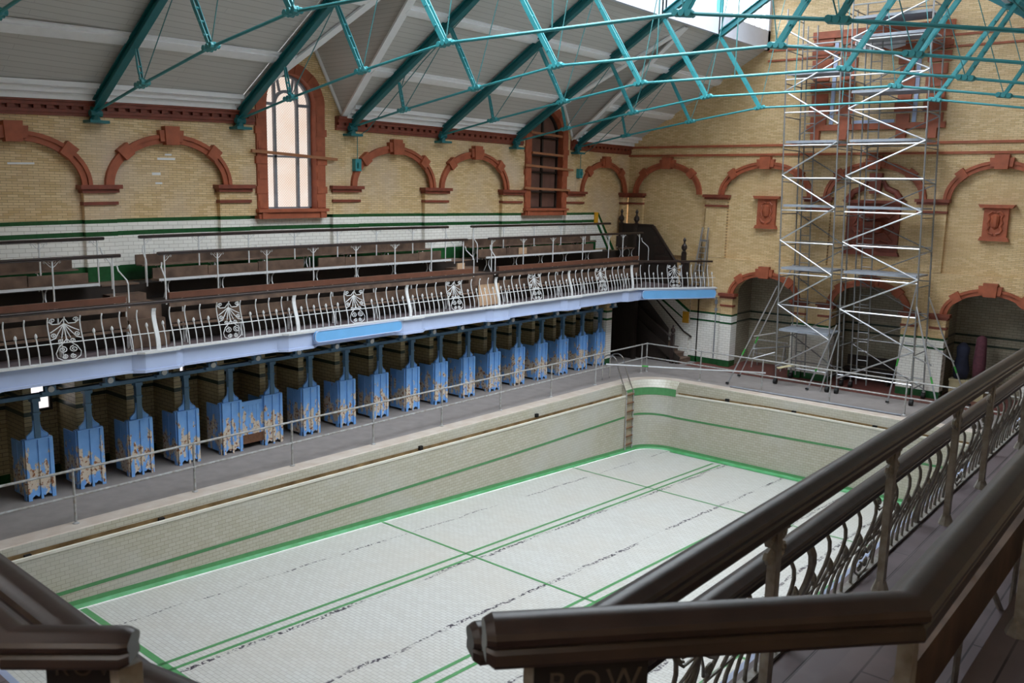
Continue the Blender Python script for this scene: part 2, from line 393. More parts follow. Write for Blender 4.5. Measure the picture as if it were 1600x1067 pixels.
for bi, c in ARCH.items():
    a = MB(); arch_ring(a, F_left, c, AHALF[bi], 1.13, .2, 6.16)
    a.build('arch_moulding', M['terra'], wall, bend=True)
for y, hw in PIER[1:] + [(YE - .18, .32)]:
    a = MB(); y1 = min(y + hw, YE)
    a.boxy(XA - .12, XA + .13, y - hw, y1, 6.08, 6.17, 0, 2); a.boxy(XA - .12, XA + .07, y - hw + .05, min(y1, y + hw - .05), 6.0, 6.08, 0, 2)
    a.boxy(XA - .12, XA + .05, y - hw + .07, min(y1, y + hw - .07), 5.74, 5.81, 0, 2)
    a.build('pilaster_capital', M['terra_dark'], wall, bend=True)
a = MB()
for y0, y1 in ((-9, 5.75), (8.2, 15.9), (18.55, YE)):
    a.boxy(XA - .1, XA + .05, y0, y1, 7.6, 7.66); a.boxy(XA - .1, XA + .075, y0, y1, 7.66, 7.73); a.boxy(XA - .1, XA + .02, y0, y1, 7.73, 7.8); a.boxy(XA - .1, XA + .13, y0, y1, 7.8, 7.87); a.boxy(XA - .1, XA + .17, y0, y1, 7.87, 7.95)
    n = int((y1 - y0) / .24)
    for i in range(n):
        y = y0 + (i + .2) * (y1 - y0) / n; a.boxy(XA, XA + .1, y, y + .14, 7.73, 7.805, 0, 9)
a.build('brick_cornice', M['terra_dark'], wall, bend=True)
a = MB()                                            # raked tile border where the dado runs down beside the corner stair
a.prism([(20.5, 5.425), (20.58, 5.425), (21.75, 4.0), (21.6, 4.0)], F_left(-.12, -.095), 1)
a.prism([(20.5, 5.16), (20.5, 5.36), (21.52, 4.05), (21.42, 4.05)], F_left(-.12, -.105), 0)
a.prism([(20.5, 5.06), (20.5, 4.1), (21.25, 4.1)], F_left(-.12, -.1), 0)
a.prism([(20.5, 5.16), (20.42, 5.06), (21.3, 3.95), (21.42, 3.95)], F_left(-.12, -.09), 1)
a.prism([(20.33, 5.0), (20.55, 5.0), (20.55, 5.43), (20.33, 5.43)], F_left(-.12, -.08), 2)
a.build('raked_tile_border', [M['tile_yz'], M['green'], M['yellow']], wall)
a = MB()                                            # pale scars where fittings were taken off the brickwork
for y, z, w, h in ((3.55, 6.72, .42, .05), (3.6, 6.82, .16, .04), (3.3, 6.38, .2, .06), (3.35, 6.18, .16, .04), (.5, 6.6, .5, .04), (8.85, 5.62, .2, .1)):
    a.boxy(XA - .125, XA - .114, y - w / 2, y + w / 2, z, z + h)
a.build('plaster_scar', M['white'], wall, bend=True)

def window_left(n, bi, lit):
    c, h = WIN[bi], WHALF[bi]; top = 9.0 if bi == 3 else 8.9
    spring = top - h * .85
    zs = 5.36
    w = MB()
    g = h - .29                                     # half width of the glazing
    w.boxy(XA - .3, XA + .05, c - h, c - g, 5.55, spring, 0, 9); w.boxy(XA - .3, XA + .05, c + g, c + h, 5.55, spring, 0, 9)
    for i in range(9):                              # alternating quoin blocks
        z = 5.6 + i * .36
        if z < spring - .2:
            for s in (-1, 1): w.boxy(XA - .1, XA + .07, *sorted((c + s * (h - .27), c + s * (h + (.04 if i % 2 else -.03)))), z, z + .18, 0, 9)
    o, i_ = ell(c, h, h, spring, 22), ell(c, g, g * 1.02, spring, 22)
    for k in range(22): w.prism([i_[k], o[k], o[k + 1], i_[k + 1]], F_left(-.3, .06 if k % 4 < 2 else .04), 0)
    w.boxy(XA - .3, XA + .14, c - h - .04, c + h + .04, 5.5, 5.58, 0, 9); w.boxy(XA - .3, XA + .08, c - h, c + h, 5.34, 5.5, 0, 9)
    for s in (-1, 1): w.boxy(XA - .1, XA + .12, c + s * (h - .14) - .07, c + s * (h - .14) + .07, 5.34, 5.5, 0, 9)
    root = struct(w.build('window_%d' % n, M['terra'], bend=True), 'tall round headed window with glowing frosted panes in the left wall' if lit else 'tall blocked window with brown boarded panes and timber battens', 'window')
    p = MB(); p.prism([(c - g, 5.56), (c + g, 5.56)] + ell(c, g, g * 1.02, spring, 20), F_left(-.26, -.24))
    p.build('pane', M['lit_pane'] if lit else M['blocked'], root, bend=True)
    f = MB(); d0, d1 = XA - .24, XA - .17; t = .035
    f.boxy(d0, d1, c - g, c - g + t * 1.6, 5.56, spring, 0, 9); f.boxy(d0, d1, c + g - t * 1.6, c + g, 5.56, spring, 0, 9); f.boxy(d0, d1, c - g, c + g, 5.56, 5.62, 0, 9)
    a, b_ = ell(c, g, g * 1.02, spring, 20), ell(c, g - .06, g * 1.02 - .06, spring, 20)
    for k in range(20): f.prism([b_[k], a[k], a[k + 1], b_[k + 1]], F_left(-.24, -.15))
    if lit:
        m_ = g * .46
        f.boxy(d0, d1, c - m_ - t, c - m_ + t, 5.6, spring + g * .85, 0, 9); f.boxy(d0, d1, c + m_ - t, c + m_ + t, 5.6, spring + g * .85, 0, 9)
        f.boxy(d0, d1, c - g, c - m_, spring - .02, spring + .05, 0, 9); f.boxy(d0, d1, c + m_, c + g, spring - .02, spring + .05, 0, 9); f.boxy(d0, d1, c - g, c + g, 6.85, 6.9, 0, 9)
        a, b_ = ell(c, m_ + t, m_ + t, spring, 14), ell(c, m_ - t, m_ - t, spring, 14)
        for k in range(14): f.prism([b_[k], a[k], a[k + 1], b_[k + 1]], F_left(-.24, -.16))
        for s in (-.16, .16): f.bar((XA - .2, c + s * 1.1, spring + m_), (XA - .2, c + s * 1.6, spring + g), .05, .05, (1, 0, 0))
    else:
        f.boxy(d0, d1, c - .04, c + .04, 5.6, spring + g, 0, 9)
        for z in (6.1, 6.75, 7.3, 7.9): f.boxy(d0, d1, c - g, c + g, z, z + .05, 0, 9)
    f.build('window_frame', M['winframe'] if lit else M['dark'], root, bend=True)
    return root
w1 = window_left(1, 3, True)
w2 = window_left(2, 6, False)
def batten(y0, y1, z0, z1, label, t=.07, h=.07, x=XA + .1):
    b = MB(); n = 3
    for i in range(n): b.bar((x, lerp(y0, y1, i / n), lerp(z0, z1, i / n)), (x, lerp(y0, y1, (i + 1) / n), lerp(z0, z1, (i + 1) / n)), t, h)
    tag(b.build('timber_batten', M['batten'], bend=True), label, 'batten', 'timber battens across the windows')
batten(5.6, 8.17, 6.98, 6.84, 'long brown timber batten fixed across the glowing window')
batten(16.2, 17.9, 8.05, 8.0, 'topmost short batten across the blocked window')
batten(15.95, 18.6, 6.98, 6.9, 'middle batten across the blocked window')
batten(16.3, 18.0, 7.4, 7.36, 'batten between the top and middle ones on the blocked window')
batten(15.9, 18.4, 6.24, 6.2, 'lowest long batten across the blocked window at capital height', x=XA + .12)

# ------------------------------------------------------------------ END WALL
we = MB()                                           # 0 brick 1 tile 2 green
def ebox(x0, x1, d0, d1, z0, z1, mi=0): we.box(x0, x1, YE - d1, YE - d0, z0, z1, mi)
EP = [(-2.6, .4), (.81, .5), (4.5, .5), (8.06, .5), (11.75, .5), (15.2, .4)]          # upper pilasters
LC = [2.82, 6.4, 9.92, 13.45]; LA = 1.33                                             # lower arches
gable = [(-3.3, 3.9), (15.96, 3.9), (15.96, ZE - .1), (mx(XL), 11.05), (mx(XL), 12.75), (XC, 14.4), (XL, 12.75), (XL, 11.05), (-3.3, ZE - .1)]
we.prism(gable, F_end(-.4, -.12), 0)
we.prism([(-3.3, 7.5), (15.96, 7.5), (15.96, ZE - .1), (mx(XL), 11.05), (mx(XL), 12.75), (XC, 14.4), (XL, 12.75), (XL, 11.05), (-3.3, ZE - .1)], F_end(-.12, 0), 0)
UA = [(-1.24, 1.45), (2.6, 1.72), (6.27, 1.6), (9.85, 1.5), (13.5, 1.5)]
for (c, a), (p0, h0), (p1, h1) in zip(UA, EP, EP[1:]):
    x0, x1 = (p0 if p0 > -2 else -3.3), (p1 if p1 < 15 else 15.96)
    spandrel(we, F_end(-.12, 0), x0, x1, c, a - .02, 1.14, 6.16, 7.5, 0)
for p, h in EP: ebox(p - h + .08, p + h - .08, -.14, 0, 3.93, 6.1)
# lower arcade: brick above the dado, tile below
xs = [.35] + [c for c in LC] + [15.96]
def lower(x0, x1, d0=-.4, d1=0.0):
    for z0, z1, mi in ((0, .22, 2), (.22, 1.56, 1), (1.56, 1.63, 2), (1.63, 1.85, 1), (1.85, 1.92, 2), (1.92, 2.66, 0)): ebox(x0, x1, d0, d1, z0, z1, mi)
for i, c in enumerate(LC):
    x0 = .3 if i == 0 else (LC[i - 1] + c) / 2; x1 = (c + LC[i + 1]) / 2 if i + 1 < len(LC) else 15.96
    lower(x0, c - LA + .2); lower(c + LA - .2, x1)
    spandrel(we, F_end(-.4, 0), x0, x1, c, LA - .18, .74, 2.66, 3.92, 0)
    for s in (-1, 1):                               # slim attached piers
        p = c + s * (LA - .0)
        for z0, z1, mi in ((0, .24, 2), (.24, 1.56, 1), (1.56, 1.63, 2), (1.63, 1.85, 1), (1.85, 1.92, 2), (1.92, 2.6, 0)): ebox(p - .22, p + .22, -.1, .1, z0, z1, mi)
for z0, z1, mi in ((0, .22, 2), (.22, 1.56, 1), (1.56, 1.63, 2), (1.63, 1.85, 1), (1.85, 1.92, 2), (1.92, 3.92, 0)): ebox(-.35, .35, -.4, 0, z0, z1, mi)
ebox(-3.3, -.35, -.4, -.3, 2.75, 3.92, 0)
ew = struct(we.build('wall_end', [M['brick_xz'], M['tile_xz'], M['green']]), 'yellow brick end wall with terracotta arches behind the scaffolding', 'wall')
for i, (c, a) in enumerate(UA):
    r = MB(); arch_ring(r, F_end, c, a, 1.16, .21, 6.16, .56); r.build('arch_moulding', M['terra'], ew)
for c in LC:
    r = MB(); arch_ring(r, F_end, c, LA, .9, .2, 2.66, .56); r.build('arch_moulding', M['terra'], ew)
    for s in (-1, 1):
        r = MB(); p = c + s * (LA - .0)
        r.box(p - .32, p + .32, YE - .2, YE + .1, 2.58, 2.68); r.box(p - .27, p + .27, YE - .14, YE + .1, 2.5, 2.58); r.box(p - .25, p + .25, YE - .12, YE + .1, 2.2, 2.27)
        r.build('pier_capital', M['terra_dark'], ew)
for p, h in EP:
    r = MB(); r.box(p - h, p + h, YE - .16, YE + .1, 6.07, 6.17); r.box(p - h + .05, p + h - .05, YE - .1, YE + .1, 6.0, 6.07); r.box(p - h + .06, p + h - .06, YE - .05, YE + .1, 5.74, 5.81)
    r.build('pilaster_capital', M['terra_dark'], ew)
r = MB()
for z in (7.83, 7.52): r.box(-2.95, 15.6, YE - .06, YE + .02, z, z + .075)
for z in (10.95, 10.62): r.box(2.4, 4.1, YE - .05, YE + .02, z, z + .06); r.box(8.1, 10.2, YE - .05, YE + .02, z, z + .06)
r.build('string_course', M['terra'], ew)
for i, c in enumerate(LC):                          # the lobbies behind the four lower arches
    r = MB(); x0, x1, yb = c - LA + .1, c + LA - .1, 24.1
    for z0, z1, mi in ((0, 1.56, 0), (1.56, 1.63, 1), (1.63, 1.85, 0), (1.85, 1.92, 1), (1.92, 3.75, 0)):
        r.box(x0 - .1, x1 + .1, yb, yb + .1, z0, z1, mi)
        r.box(x0 - .1, x0, YE + .3, yb, z0, z1, mi + 2 if mi == 0 else mi); r.box(x1, x1 + .1, YE + .3, yb, z0, z1, mi + 2 if mi == 0 else mi)
    r.box(x0 - .1, x1 + .1, YE + .38, yb + .1, 3.75, 3.85, 3)
    r.build('lobby_recess', [M['niche_xz'], M['green_dark'], M['niche_yz'], M['soffit']], ew)
def panel(c, z0, z1, w, name, crest=False):
    r = MB(); f = F_end
    r.prism([(c - w, z0 + .1), (c + w, z0 + .1), (c + w, z1 - .1), (c - w, z1 - .1)], f(-.12, .0))
    r.prism([(c - w - .1, z1 - .1), (c + w + .1, z1 - .1), (c + w + .16, z1), (c - w - .16, z1)], f(-.12, .1))
    r.prism([(c - w - .08, z0), (c + w + .08, z0), (c + w + .03, z0 + .12), (c - w - .03, z0 + .12)], f(-.12, .05))
    iw = w - .12
    for s in ((-1, z0 + .2), (1, z0 + .2)):
        pts = [(c + s[0] * iw * x, YE - .01, lerp(z0 + .2, z1 - .2, t)) for x, t in ((.2, 0), (.7, .06), (.95, .2), (.7, .34), (.95, .5), (.7, .68), (.95, .85), (.5, .98), (.1, .95))]
        r.tube(pts, .035, 6)
    r.lathe([(.02, -.2), (iw * .5, -.12), (iw * .62, .05), (iw * .6, .2), (.05, .26)], (c, YE + .02, (z0 + z1) / 2), 10)
    if crest:
        for s in (-1, 1):
            r.tube([(c + s * w, YE - .02, z1), (c + s * w * .8, YE - .02, z1 + .25), (c + s * w * .45, YE - .02, z1 + .38), (c + s * w * .3, YE - .02, z1 + .6)], [.12, .1, .09, .06], 8)
            for t in range(5): r.tube([(c + s * .1, YE, z0 + .4 + t * .25), (c + s * (.3 + .12 * (t % 2)), YE - .03, z0 + .5 + t * .25), (c + s * .55, YE, z0 + .42 + t * .25)], .045, 6)
        r.prism([(c - .16, z1 + .2), (c + .16, z1 + .2), (c + .2, z1 + .85), (c - .2, z1 + .85)], f(-.12, .06))
    r.build(name, M['terra'] if not crest else M['terra_dark'], ew)
panel(2.7, 5.04, 6.16, .33, 'shield_panel'); panel(9.83, 4.98, 6.05, .33, 'shield_panel'); panel(6.3, 4.35, 6.1, .82, 'crest_panel', True)
# upper blind window with terracotta mullions
r = MB()
for x, w in ((4.3, .26), (5.15, .2), (6.95, .2), (7.85, .26)):
    for i in range(8):
        z = 8.45 + i * .36; e = .07 if i % 2 else 0
        r.box(x - w - e, x + w + e, YE - .08, YE, z, z + .3)
r.box(3.95, 8.2, YE - .12, YE, 8.3, 8.48); r.box(3.95, 8.2, YE - .14, YE, 11.2, 11.42); r.box(3.95, 8.2, YE - .1, YE, 10.7, 10.85)
for x in (4.25, 5.15, 6.95, 7.85): r.box(x - .14, x + .14, YE - .16, YE, 8.0, 8.3)
r.build('blind_window_surround', M['terra'], ew)
r = MB()
for x in (4.72, 7.28): r.box(x - .06, x + .06, YE - .05, YE, 8.5, 11.1)
r.box(5.4, 6.7, YE - .03, YE, 8.5, 8.6)
r.build('blind_window_reveal', M['fascia'], ew)
r = MB(); pts = [(5.35 + .25 * i, 0) for i in range(8)]
for i in range(7):
    za, zb = 11.0 + .05 * sin(i * 2.1), 11.0 + .05 * sin((i + 1) * 2.1); x0, x1 = 5.35 + .22 * i, 5.35 + .22 * (i + 1)
    ya, yb = YE - .2 - .06 * (i % 2), YE - .2 - .06 * ((i + 1) % 2)
    r.add([(x0, ya, za - .28), (x1, yb, zb - .28), (x1, yb, zb), (x0, ya, za), (x0, ya + .03, za - .28), (x1, yb + .03, zb - .28), (x1, yb + .03, zb), (x0, ya + .03, za)], [(0, 1, 2, 3), (7, 6, 5, 4), (0, 4, 5, 1), (3, 2, 6, 7)])
tag(r.build('plastic_sheet', M['drape']), 'white plastic sheet hung across the blind window at the top of the scaffold', 'sheet')
# right wall, near wall
r = MB(); r.box(16.35, 16.6, -9.2, YE + .4, 0, 8.3); struct(r.build('wall_right', M['brick_yz']), 'brick side wall behind the right gallery', 'wall')
r = MB(); r.prism([(-3.3, 0), (16.5, 0), (16.5, ZE - .1), (mx(XL), 11.05), (mx(XL), 12.75), (XC, 14.4), (XL, 12.75), (XL, 11.05), (-3.3, ZE - .1)], lambda a, b, t: (a, -9.2 - .3 * t, b))
struct(r.build('wall_near', M['brick_xz']), 'brick end wall behind the camera', 'wall')

# ------------------------------------------------------------------ ROOF
def zr_(x): return ZE + SL * (x - XA)
rf = MB()
for s in (0, 1):                                    # unseen boarding up to the ridge, added to block daylight over the foreground
    f = (lambda x: x) if s == 0 else (lambda x: mx(x))
    rf.poly([(f(XL), -9.3, zr_(XL)), (XC, -9.3, zr_(XC)), (XC, YL, zr_(XC)), (f(XL), YL, zr_(XL))])
for s in (0, 1):
    f = (lambda x: x) if s == 0 else (lambda x: mx(x))
    rf.poly([(f(XL), YG, 12.78), (f(XL), YE, 12.78), (XC, YE, 14.45), (XC, YG, 14.45)])  # unseen boarding added over the far lantern top, keeps skylight off the end wall
rf.poly([(XL, YL, 11.0), (mx(XL), YL, 11.0), (mx(XL), YL, 12.8), (XC, YL, 14.5), (XL, YL, 12.8)])  # added panel closing the shortened near end of the lantern
DORM = {(5.17, 8.46), (15.42, 18.66)}
for y0, y1 in zip(YR, YR[1:]):
    A, B, Cc, D = [(XA - .1, y0, zr_(XA - .1)), (XL, y0, zr_(XL)), (XL, y1, zr_(XL)), (XA - .1, y1, zr_(XA - .1))]
    ym = (y0 + y1) / 2
    if (y0, y1) in DORM: rf.poly([(XA, y0, ZE), B, Cc, (XA, y1, ZE), (2.15, ym, zr_(2.15))][::-1])
    else: rf.add([A, B, Cc, D] , [(3, 2, 1, 0)])
    # right slope, seen only at its upper edge
    rf.add([(mx(x), y, z) for x, y, z in (( -3.75, y0, zr_(-3.75)), B, Cc, (-3.75, y1, zr_(-3.75)))], [(0, 1, 2, 3)])
for y0, y1 in DORM:
    ym = (y0 + y1) / 2; R0, R1 = (XA, ym, zr_(2.15)), (2.15, ym, zr_(2.15))
    rf.poly([(XA, y0, ZE), R0, R1]); rf.poly([(XA, y1, ZE), R1, R0])
roof = struct(rf.build('ceiling', M['boards'], bend=True), 'white boarded roof slopes with purlins below the glazed lantern', 'ceiling')
a = MB()
for (y0, y1) in zip(YR, YR[1:]):
    for xb, w in ((-1.23, .4), (.62, .36)):
        for s in (0, 1):
            ya, yb = y0, y1
            if (y0, y1) in DORM and s == 0:
                t = (xb - XA) / (2.15 - XA); ym = (y0 + y1) / 2
                for p, q in ((y0, lerp(y0, ym, t) - .05), (lerp(y1, ym, t) + .05, y1)):
                    if q - p > .1: a.bar((xb, p, zr_(xb) - .02), (xb, q, zr_(xb) - .02), w * .85, .04, (-SL, 0, 1)); a.bar((xb + .02, p, zr_(xb + .02) - .05), (xb + .02, q, zr_(xb + .02) - .05), w * .4, .06, (-SL, 0, 1))
            else:
                f = (lambda x: x) if s == 0 else mx
                a.bar((f(xb), y0, zr_(xb) - .02), (f(xb), y1, zr_(xb) - .02), w * .85, .04, ((-SL if s == 0 else SL), 0, 1))
                if s == 0: a.bar((xb + .02, y0, zr_(xb + .02) - .05), (xb + .02, y1, zr_(xb + .02) - .05), w * .4, .06, (-SL, 0, 1))
    if (y0, y1) not in DORM:
        a.boxy(XA - .05, XA + .2, y0, y1, ZE - .02, ZE + .1, 0, 1.2); a.boxy(XA + .12, XA + .36, y0, y1, ZE + .1, ZE + .2, 0, 1.2); a.boxy(XA + .2, XA + .52, y0, y1, ZE + .2, ZE + .3, 0, 1.2)
for y0, y1 in DORM:                                 # bargeboards and valley boards of the two cross gables
    ym = (y0 + y1) / 2
    for y in (y0, y1):
        a.bar((XA + .06, y, ZE), (XA + .06, ym, zr_(2.15)), .05, .14, (0, -1 if y == y0 else 1, .5))
        a.bar((XA + .02, y, ZE - .02), (2.2, lerp(y, ym, 1), zr_(2.15) - .02), .2, .05, (-.5, 0, 1))
a.build('purlin', M['white'], roof, bend=True)
# lantern: upstand boards, glazed sides, glazed top
a = MB()
for s in (0, 1):
    f = (lambda x: x) if s == 0 else mx
    for d, z0, z1 in ((0, 11.0, 11.12), (-.06, 11.12, 11.42), (0, 11.42, 11.62)):
        x0, x1 = sorted((f(XL + d), f(XL + .12))); a.box(x0, x1, YL, YE, z0, z1)
    x0, x1 = sorted((f(XL), f(XL + .1))); a.box(x0, x1, YL, YE, 12.6, 12.75)
    y = YL + .1
    while y < YE:
        x0, x1 = sorted((f(XL + .02), f(XL + .08))); a.box(x0, x1, y, y + .035, 11.6, 12.62); y += .42
    for y in [YL + .4 + 1.69 * k for k in range(13)]:
        a.bar((f(XL), y, 12.72), (XC, y, 14.38), .05, .09)
    x0, x1 = sorted((f(XL + .0), f(XL + .12))); a.box(x0, x1, YE - .18, YE, 11.0, 12.7)
a.box(XC - .06, XC + .06, YL, YE, 14.3, 14.45)
lan = struct(a.build('ceiling_lantern', M['lantern']), 'white framed glazed roof lantern along the ridge', 'roof lantern')
a = MB()
for s in (0, 1):
    f = (lambda x: x) if s == 0 else mx
    a.poly([(f(XL + .05), YL, 11.6), (f(XL + .05), YE, 11.6), (f(XL + .05), YE, 12.65), (f(XL + .05), YL, 12.65)])
    a.poly([(f(XL), YL, 12.78), (f(XL), YG, 12.78), (XC, YG, 14.45), (XC, YL, 14.45)])
a.build('glazing', M['glass'], lan)

# ------------------------------------------------------------------ TRUSSES
TLAB = {0: 'teal iron roof truss nearest overhead, mostly above the frame', 1: 'teal iron roof truss whose joint shows in the top left corner',
        2: 'teal iron roof truss footed between the two leftmost brick arches', 3: 'teal iron roof truss fifth from the end wall, footed left of the glowing window',
        4: 'teal iron roof truss fourth from the end wall, footed right of the glowing window', 5: 'teal iron roof truss third from the end wall, between two brick arches',
        6: 'teal iron roof truss second from the end wall, footed left of the blocked window', 7: 'teal iron roof truss closest to the end wall, footed right of the blocked window'}
for k, y in enumerate(TY):
    T = thing('roof_truss', TLAB[k], 'roof truss', (XC, y, 7.5), 'teal roof trusses')
    nd = [(-2.8, 7.7), (-.85, 8.05), (1.55, 8.43), (3.87, 8.76)]
    tp = [(-1.02, 8.72), (.74, 9.83), (2.42, 10.95)]
    def P(x, z, s, dy=0):
        zz = lens_bend(x, y, z)
        return (x if s == 0 else mx(x), y + dy, zz if s == 0 else z)
    for s in (0, 1):
        r = MB()                                    # I-section rafter
        e0, e1, e2 = P(-2.85, 7.78, s), P(2.42, 11.02, s), P(XC, 13.4, s)
        for p, q in ((e0, e1), (e1, e2)):
            u = V(q) - V(p); nn = V((-u.z, 0, u.x)).normalized()
            if nn.z < 0: nn = -nn
            r.bar(V(p) - nn * .09, V(q) - nn * .09, .15, .025, nn); r.bar(V(p) + nn * .08, V(q) + nn * .08, .15, .025, nn); r.bar(p, q, .02, .18, nn)
        r.build('rafter', M['teal_dark'], T)
        r = MB()
        r.box(*sorted((P(-3.0, 0, s)[0], P(-2.62, 0, s)[0])), y - .2, y + .2, P(-2.9, 7.46, s)[2], P(-2.9, 7.52, s)[2])
        r.tube([P(-2.84, 7.52, s), P(-2.8, 7.6, s), P(-2.86, 7.68, s), P(-2.84, 7.8, s)], [.12, .07, .08, .09], 8)
        r.tube([P(-2.8, 7.66, s, -.12), P(-2.8, 7.66, s, .12)], .07, 10)
        r.build('shoe', M['teal_dark'], T)
        r = MB()
        for (x0, z0), (x1, z1) in zip(nd, nd[1:]): r.tube([P(x0, z0, s), P(x1, z1, s)], .028, 8)
        if s == 0: r.tube([P(*nd[3], 0), P(*nd[3], 1)], .03, 8)
        r.build('tie_rod', M['teal'], T)
        for j in range(3):
            x0, z0 = nd[j + 1]; x1, z1 = tp[j]
            r = MB(); a0, a1 = V(P(x0, z0, s)), V(P(x1, z1, s)); w = (.05, .075, .1)[j]; dy = V((0, .035 + .012 * j, 0)); md = (a0 + a1) / 2
            for g in (-1, 1):
                r.bar(a0 + dy * g * .6, md + dy * g, w, .016, (0, 1, 0)); r.bar(md + dy * g, a1 + dy * g * .6, w, .016, (0, 1, 0))
            for t in [.15 + .175 * i for i in range(5)][:3 + j]:
                c = lerp(a0, a1, t); r.tube([c - dy * 1.3, c + dy * 1.3], .024, 6)
            st = r.build('strut', M['teal'], T)
            r = MB(); d = (V(P(*nd[min(j + 2, 3)], s)) - V(P(*nd[j], s))).normalized()
            r.tube([a0 - d * .17, a0 - d * .13, a0 + d * .13, a0 + d * .17], [.035, .06, .06, .035], 8)
            for q in (-.11, 0, .11): r.tube([a0 + d * q - V((0, .09, 0)), a0 + d * q + V((0, .09, 0))], .052, 8)
            r.build('node_clamp', M['teal'], T)
            r = MB(); nx_ = tp[j + 1] if j < 2 else (4.5, 12.2)
            r.tube([a0, V(P(*nx_, s))], .011, 6); r.build('brace_rod', M['cable'], T)
    r = MB(); r.tube([(XC, y, 8.76), (XC, y, 13.4)], .013, 6); r.build('brace_rod', M['cable'], T)
    for s in ((0, 1) if y > YL else ()):
        r = MB(); x = P(XL + .06, 0, s)[0]; r.box(x - .06, x + .06, y - .13, y - .05, 10.98, 12.62); r.box(x - .06, x + .06, y + .05, y + .13, 10.98, 12.62); r.build('lantern_post', M['teal'], T)
# winding gear for the lantern sashes
for k, yw, zb, lab in ((4, 8.86, 6.72, 'small teal winding box with its cable beside the arch right of the glowing window'), (7, 19.05, 6.8, 'small teal winding box with its cable beside the far corner arch')):
    T = thing('winding_gear', lab, 'winding gear', (XA, yw, zb), 'lantern winding gears')
    r = MB(); r.box(XA, XA + .14, yw - .1, yw + .1, zb - .16, zb + .16); r.box(XA + .14, XA + .2, yw - .04, yw + .04, zb - .06, zb + .06); r.build('gearbox', M['teal'], T, bend=True)
    r = MB(); r.tube([(XA + .1, yw, lens_bend(XA, yw, zb)), (XA + .1, yw, 7.45), (-2.5, yw + .06, 7.62), (-.5, yw + .1, 9.2), (2.35, yw + .1, 11.1)], .012, 6)
    r.tube([(-1.3, yw + .1, 8.56), (-1.1, yw + .1, 8.98)], .014, 6); r.build('cable', M['cable'], T)

# ------------------------------------------------------------------ POOL AND DECK
PX0, PX1, PY1, PR, PYN = .68, 12.4, 18.6, 1.0, -3.2
def pxl(y): return .46 + .0118 * (y + 1.45)
path = []                                           # (x, y, outward normal x, y)
y = PYN
while y < 17.0: path.append((pxl(y), y, -1, 0)); y += .8
KL = len(path); path.append((pxl(17.15), 17.15, -1, 0))
ARC0 = len(path)
for i in range(13):
    a = pi - pi / 2 * i / 12; path.append((PX0 + PR + PR * cos(a), PY1 - PR + PR * sin(a), cos(a), sin(a)))
ARC1 = len(path) - 1
x = PX0 + PR + .8
while x < PX1 - PR - .3: path.append((x, PY1, 0, 1)); x += .8
for i in range(13):
    a = pi / 2 - pi / 2 * i / 12; path.append((PX1 - PR + PR * cos(a), PY1 - PR + PR * sin(a), cos(a), sin(a)))
y = PY1 - PR - .8
while y > PYN: path.append((PX1, y, 1, 0)); y -= .8
path.append((PX1, PYN, 1, 0))
def lip(i):
    x, y, nx, ny = path[i]
    if i < ARC0: return interp([(-1.45, -.185), (3.25, -.225), (11.5, -.32), (17.2, -.365)], y)
    if i <= ARC1: return lerp(-.365, -.405, (i - ARC0) / (ARC1 - ARC0))
    return interp([(1.7, -.405), (5, -.31), (14, -.31)], x)
def gline(i):
    x, y, nx, ny = path[i]
    if i < ARC0: return interp([(-.9, -1.015), (3.2, -1.075), (11.5, -1.13), (17.1, -1.09)], y)
    if i <= ARC1: return lerp(-1.09, -1.2, (i - ARC0) / (ARC1 - ARC0))
    return interp([(1.9, -1.2), (7.4, -1.09), (13, -1.06)], x)
def zfl(y): return -1.378 - .052 * y
def ring(d, zf): return [(x + nx * d, y + ny * d, zf(i) if callable(zf) else zf) for i, (x, y, nx, ny) in enumerate(path)]
def strip(mb, A, B, mi=0, i0=0, i1=None):
    n = len(A) if i1 is None else i1 + 1; n0 = i0
    vs = A[n0:n] + B[n0:n]; k = n - n0
    mb.add(vs, [(j, j + 1, k + j + 1, k + j) for j in range(k - 1)], mi)
pl = MB()                                           # 0 tile 1 stone 2 gutter
n = len(path); G0, G1 = KL, ARC1                     # the corner has no scum trough
strip(pl, ring(.6, 0.0), ring(.2, 0.003), 1)
for a, b in ((0, G0), (G1, n - 1)):
    strip(pl, ring(.2, .003), ring(.18, -.012), 1, a, b); strip(pl, ring(.18, -.012), ring(.17, lambda i: lip(i) + .025), 0, a, b)
    strip(pl, ring(.17, lambda i: lip(i) + .025), ring(.19, lambda i: lip(i) - .06), 2, a, b)
    strip(pl, ring(.19, lambda i: lip(i) - .06), ring(.12, lambda i: lip(i) - .12), 2, a, b)
    strip(pl, ring(.12, lambda i: lip(i) - .12), ring(.05, lambda i: lip(i) - .03), 2, a, b)
    strip(pl, ring(.05, lambda i: lip(i) - .03), ring(.035, lip), 3, a, b); strip(pl, ring(.035, lip), ring(-.008, lambda i: lip(i) - .004), 3, a, b); strip(pl, ring(-.008, lambda i: lip(i) - .004), ring(-.012, lambda i: lip(i) - .05), 3, a, b)
    strip(pl, ring(-.012, lambda i: lip(i) - .05), ring(0, lambda i: lip(i) - .06), 3, a, b)
strip(pl, ring(.2, .003), ring(.03, lambda i: lip(i) + .16), 0, G0, G1); strip(pl, ring(.03, lambda i: lip(i) + .16), ring(0, lambda i: lip(i) - .06), 0, G0, G1)
for i in (G0, G1):
    x, y, nx, ny = path[i]; q = lambda d, z: (x + nx * d, y + ny * d, z)
    pl.poly([q(.2, 0), q(.19, lip(i) - .12), q(0, lip(i) - .12), q(0, lip(i) + .14), q(.03, lip(i) + .16)], 0)
strip(pl, ring(0, lambda i: lip(i) - .06), ring(0, lambda i: zfl(path[i][1]) + .1), 0)
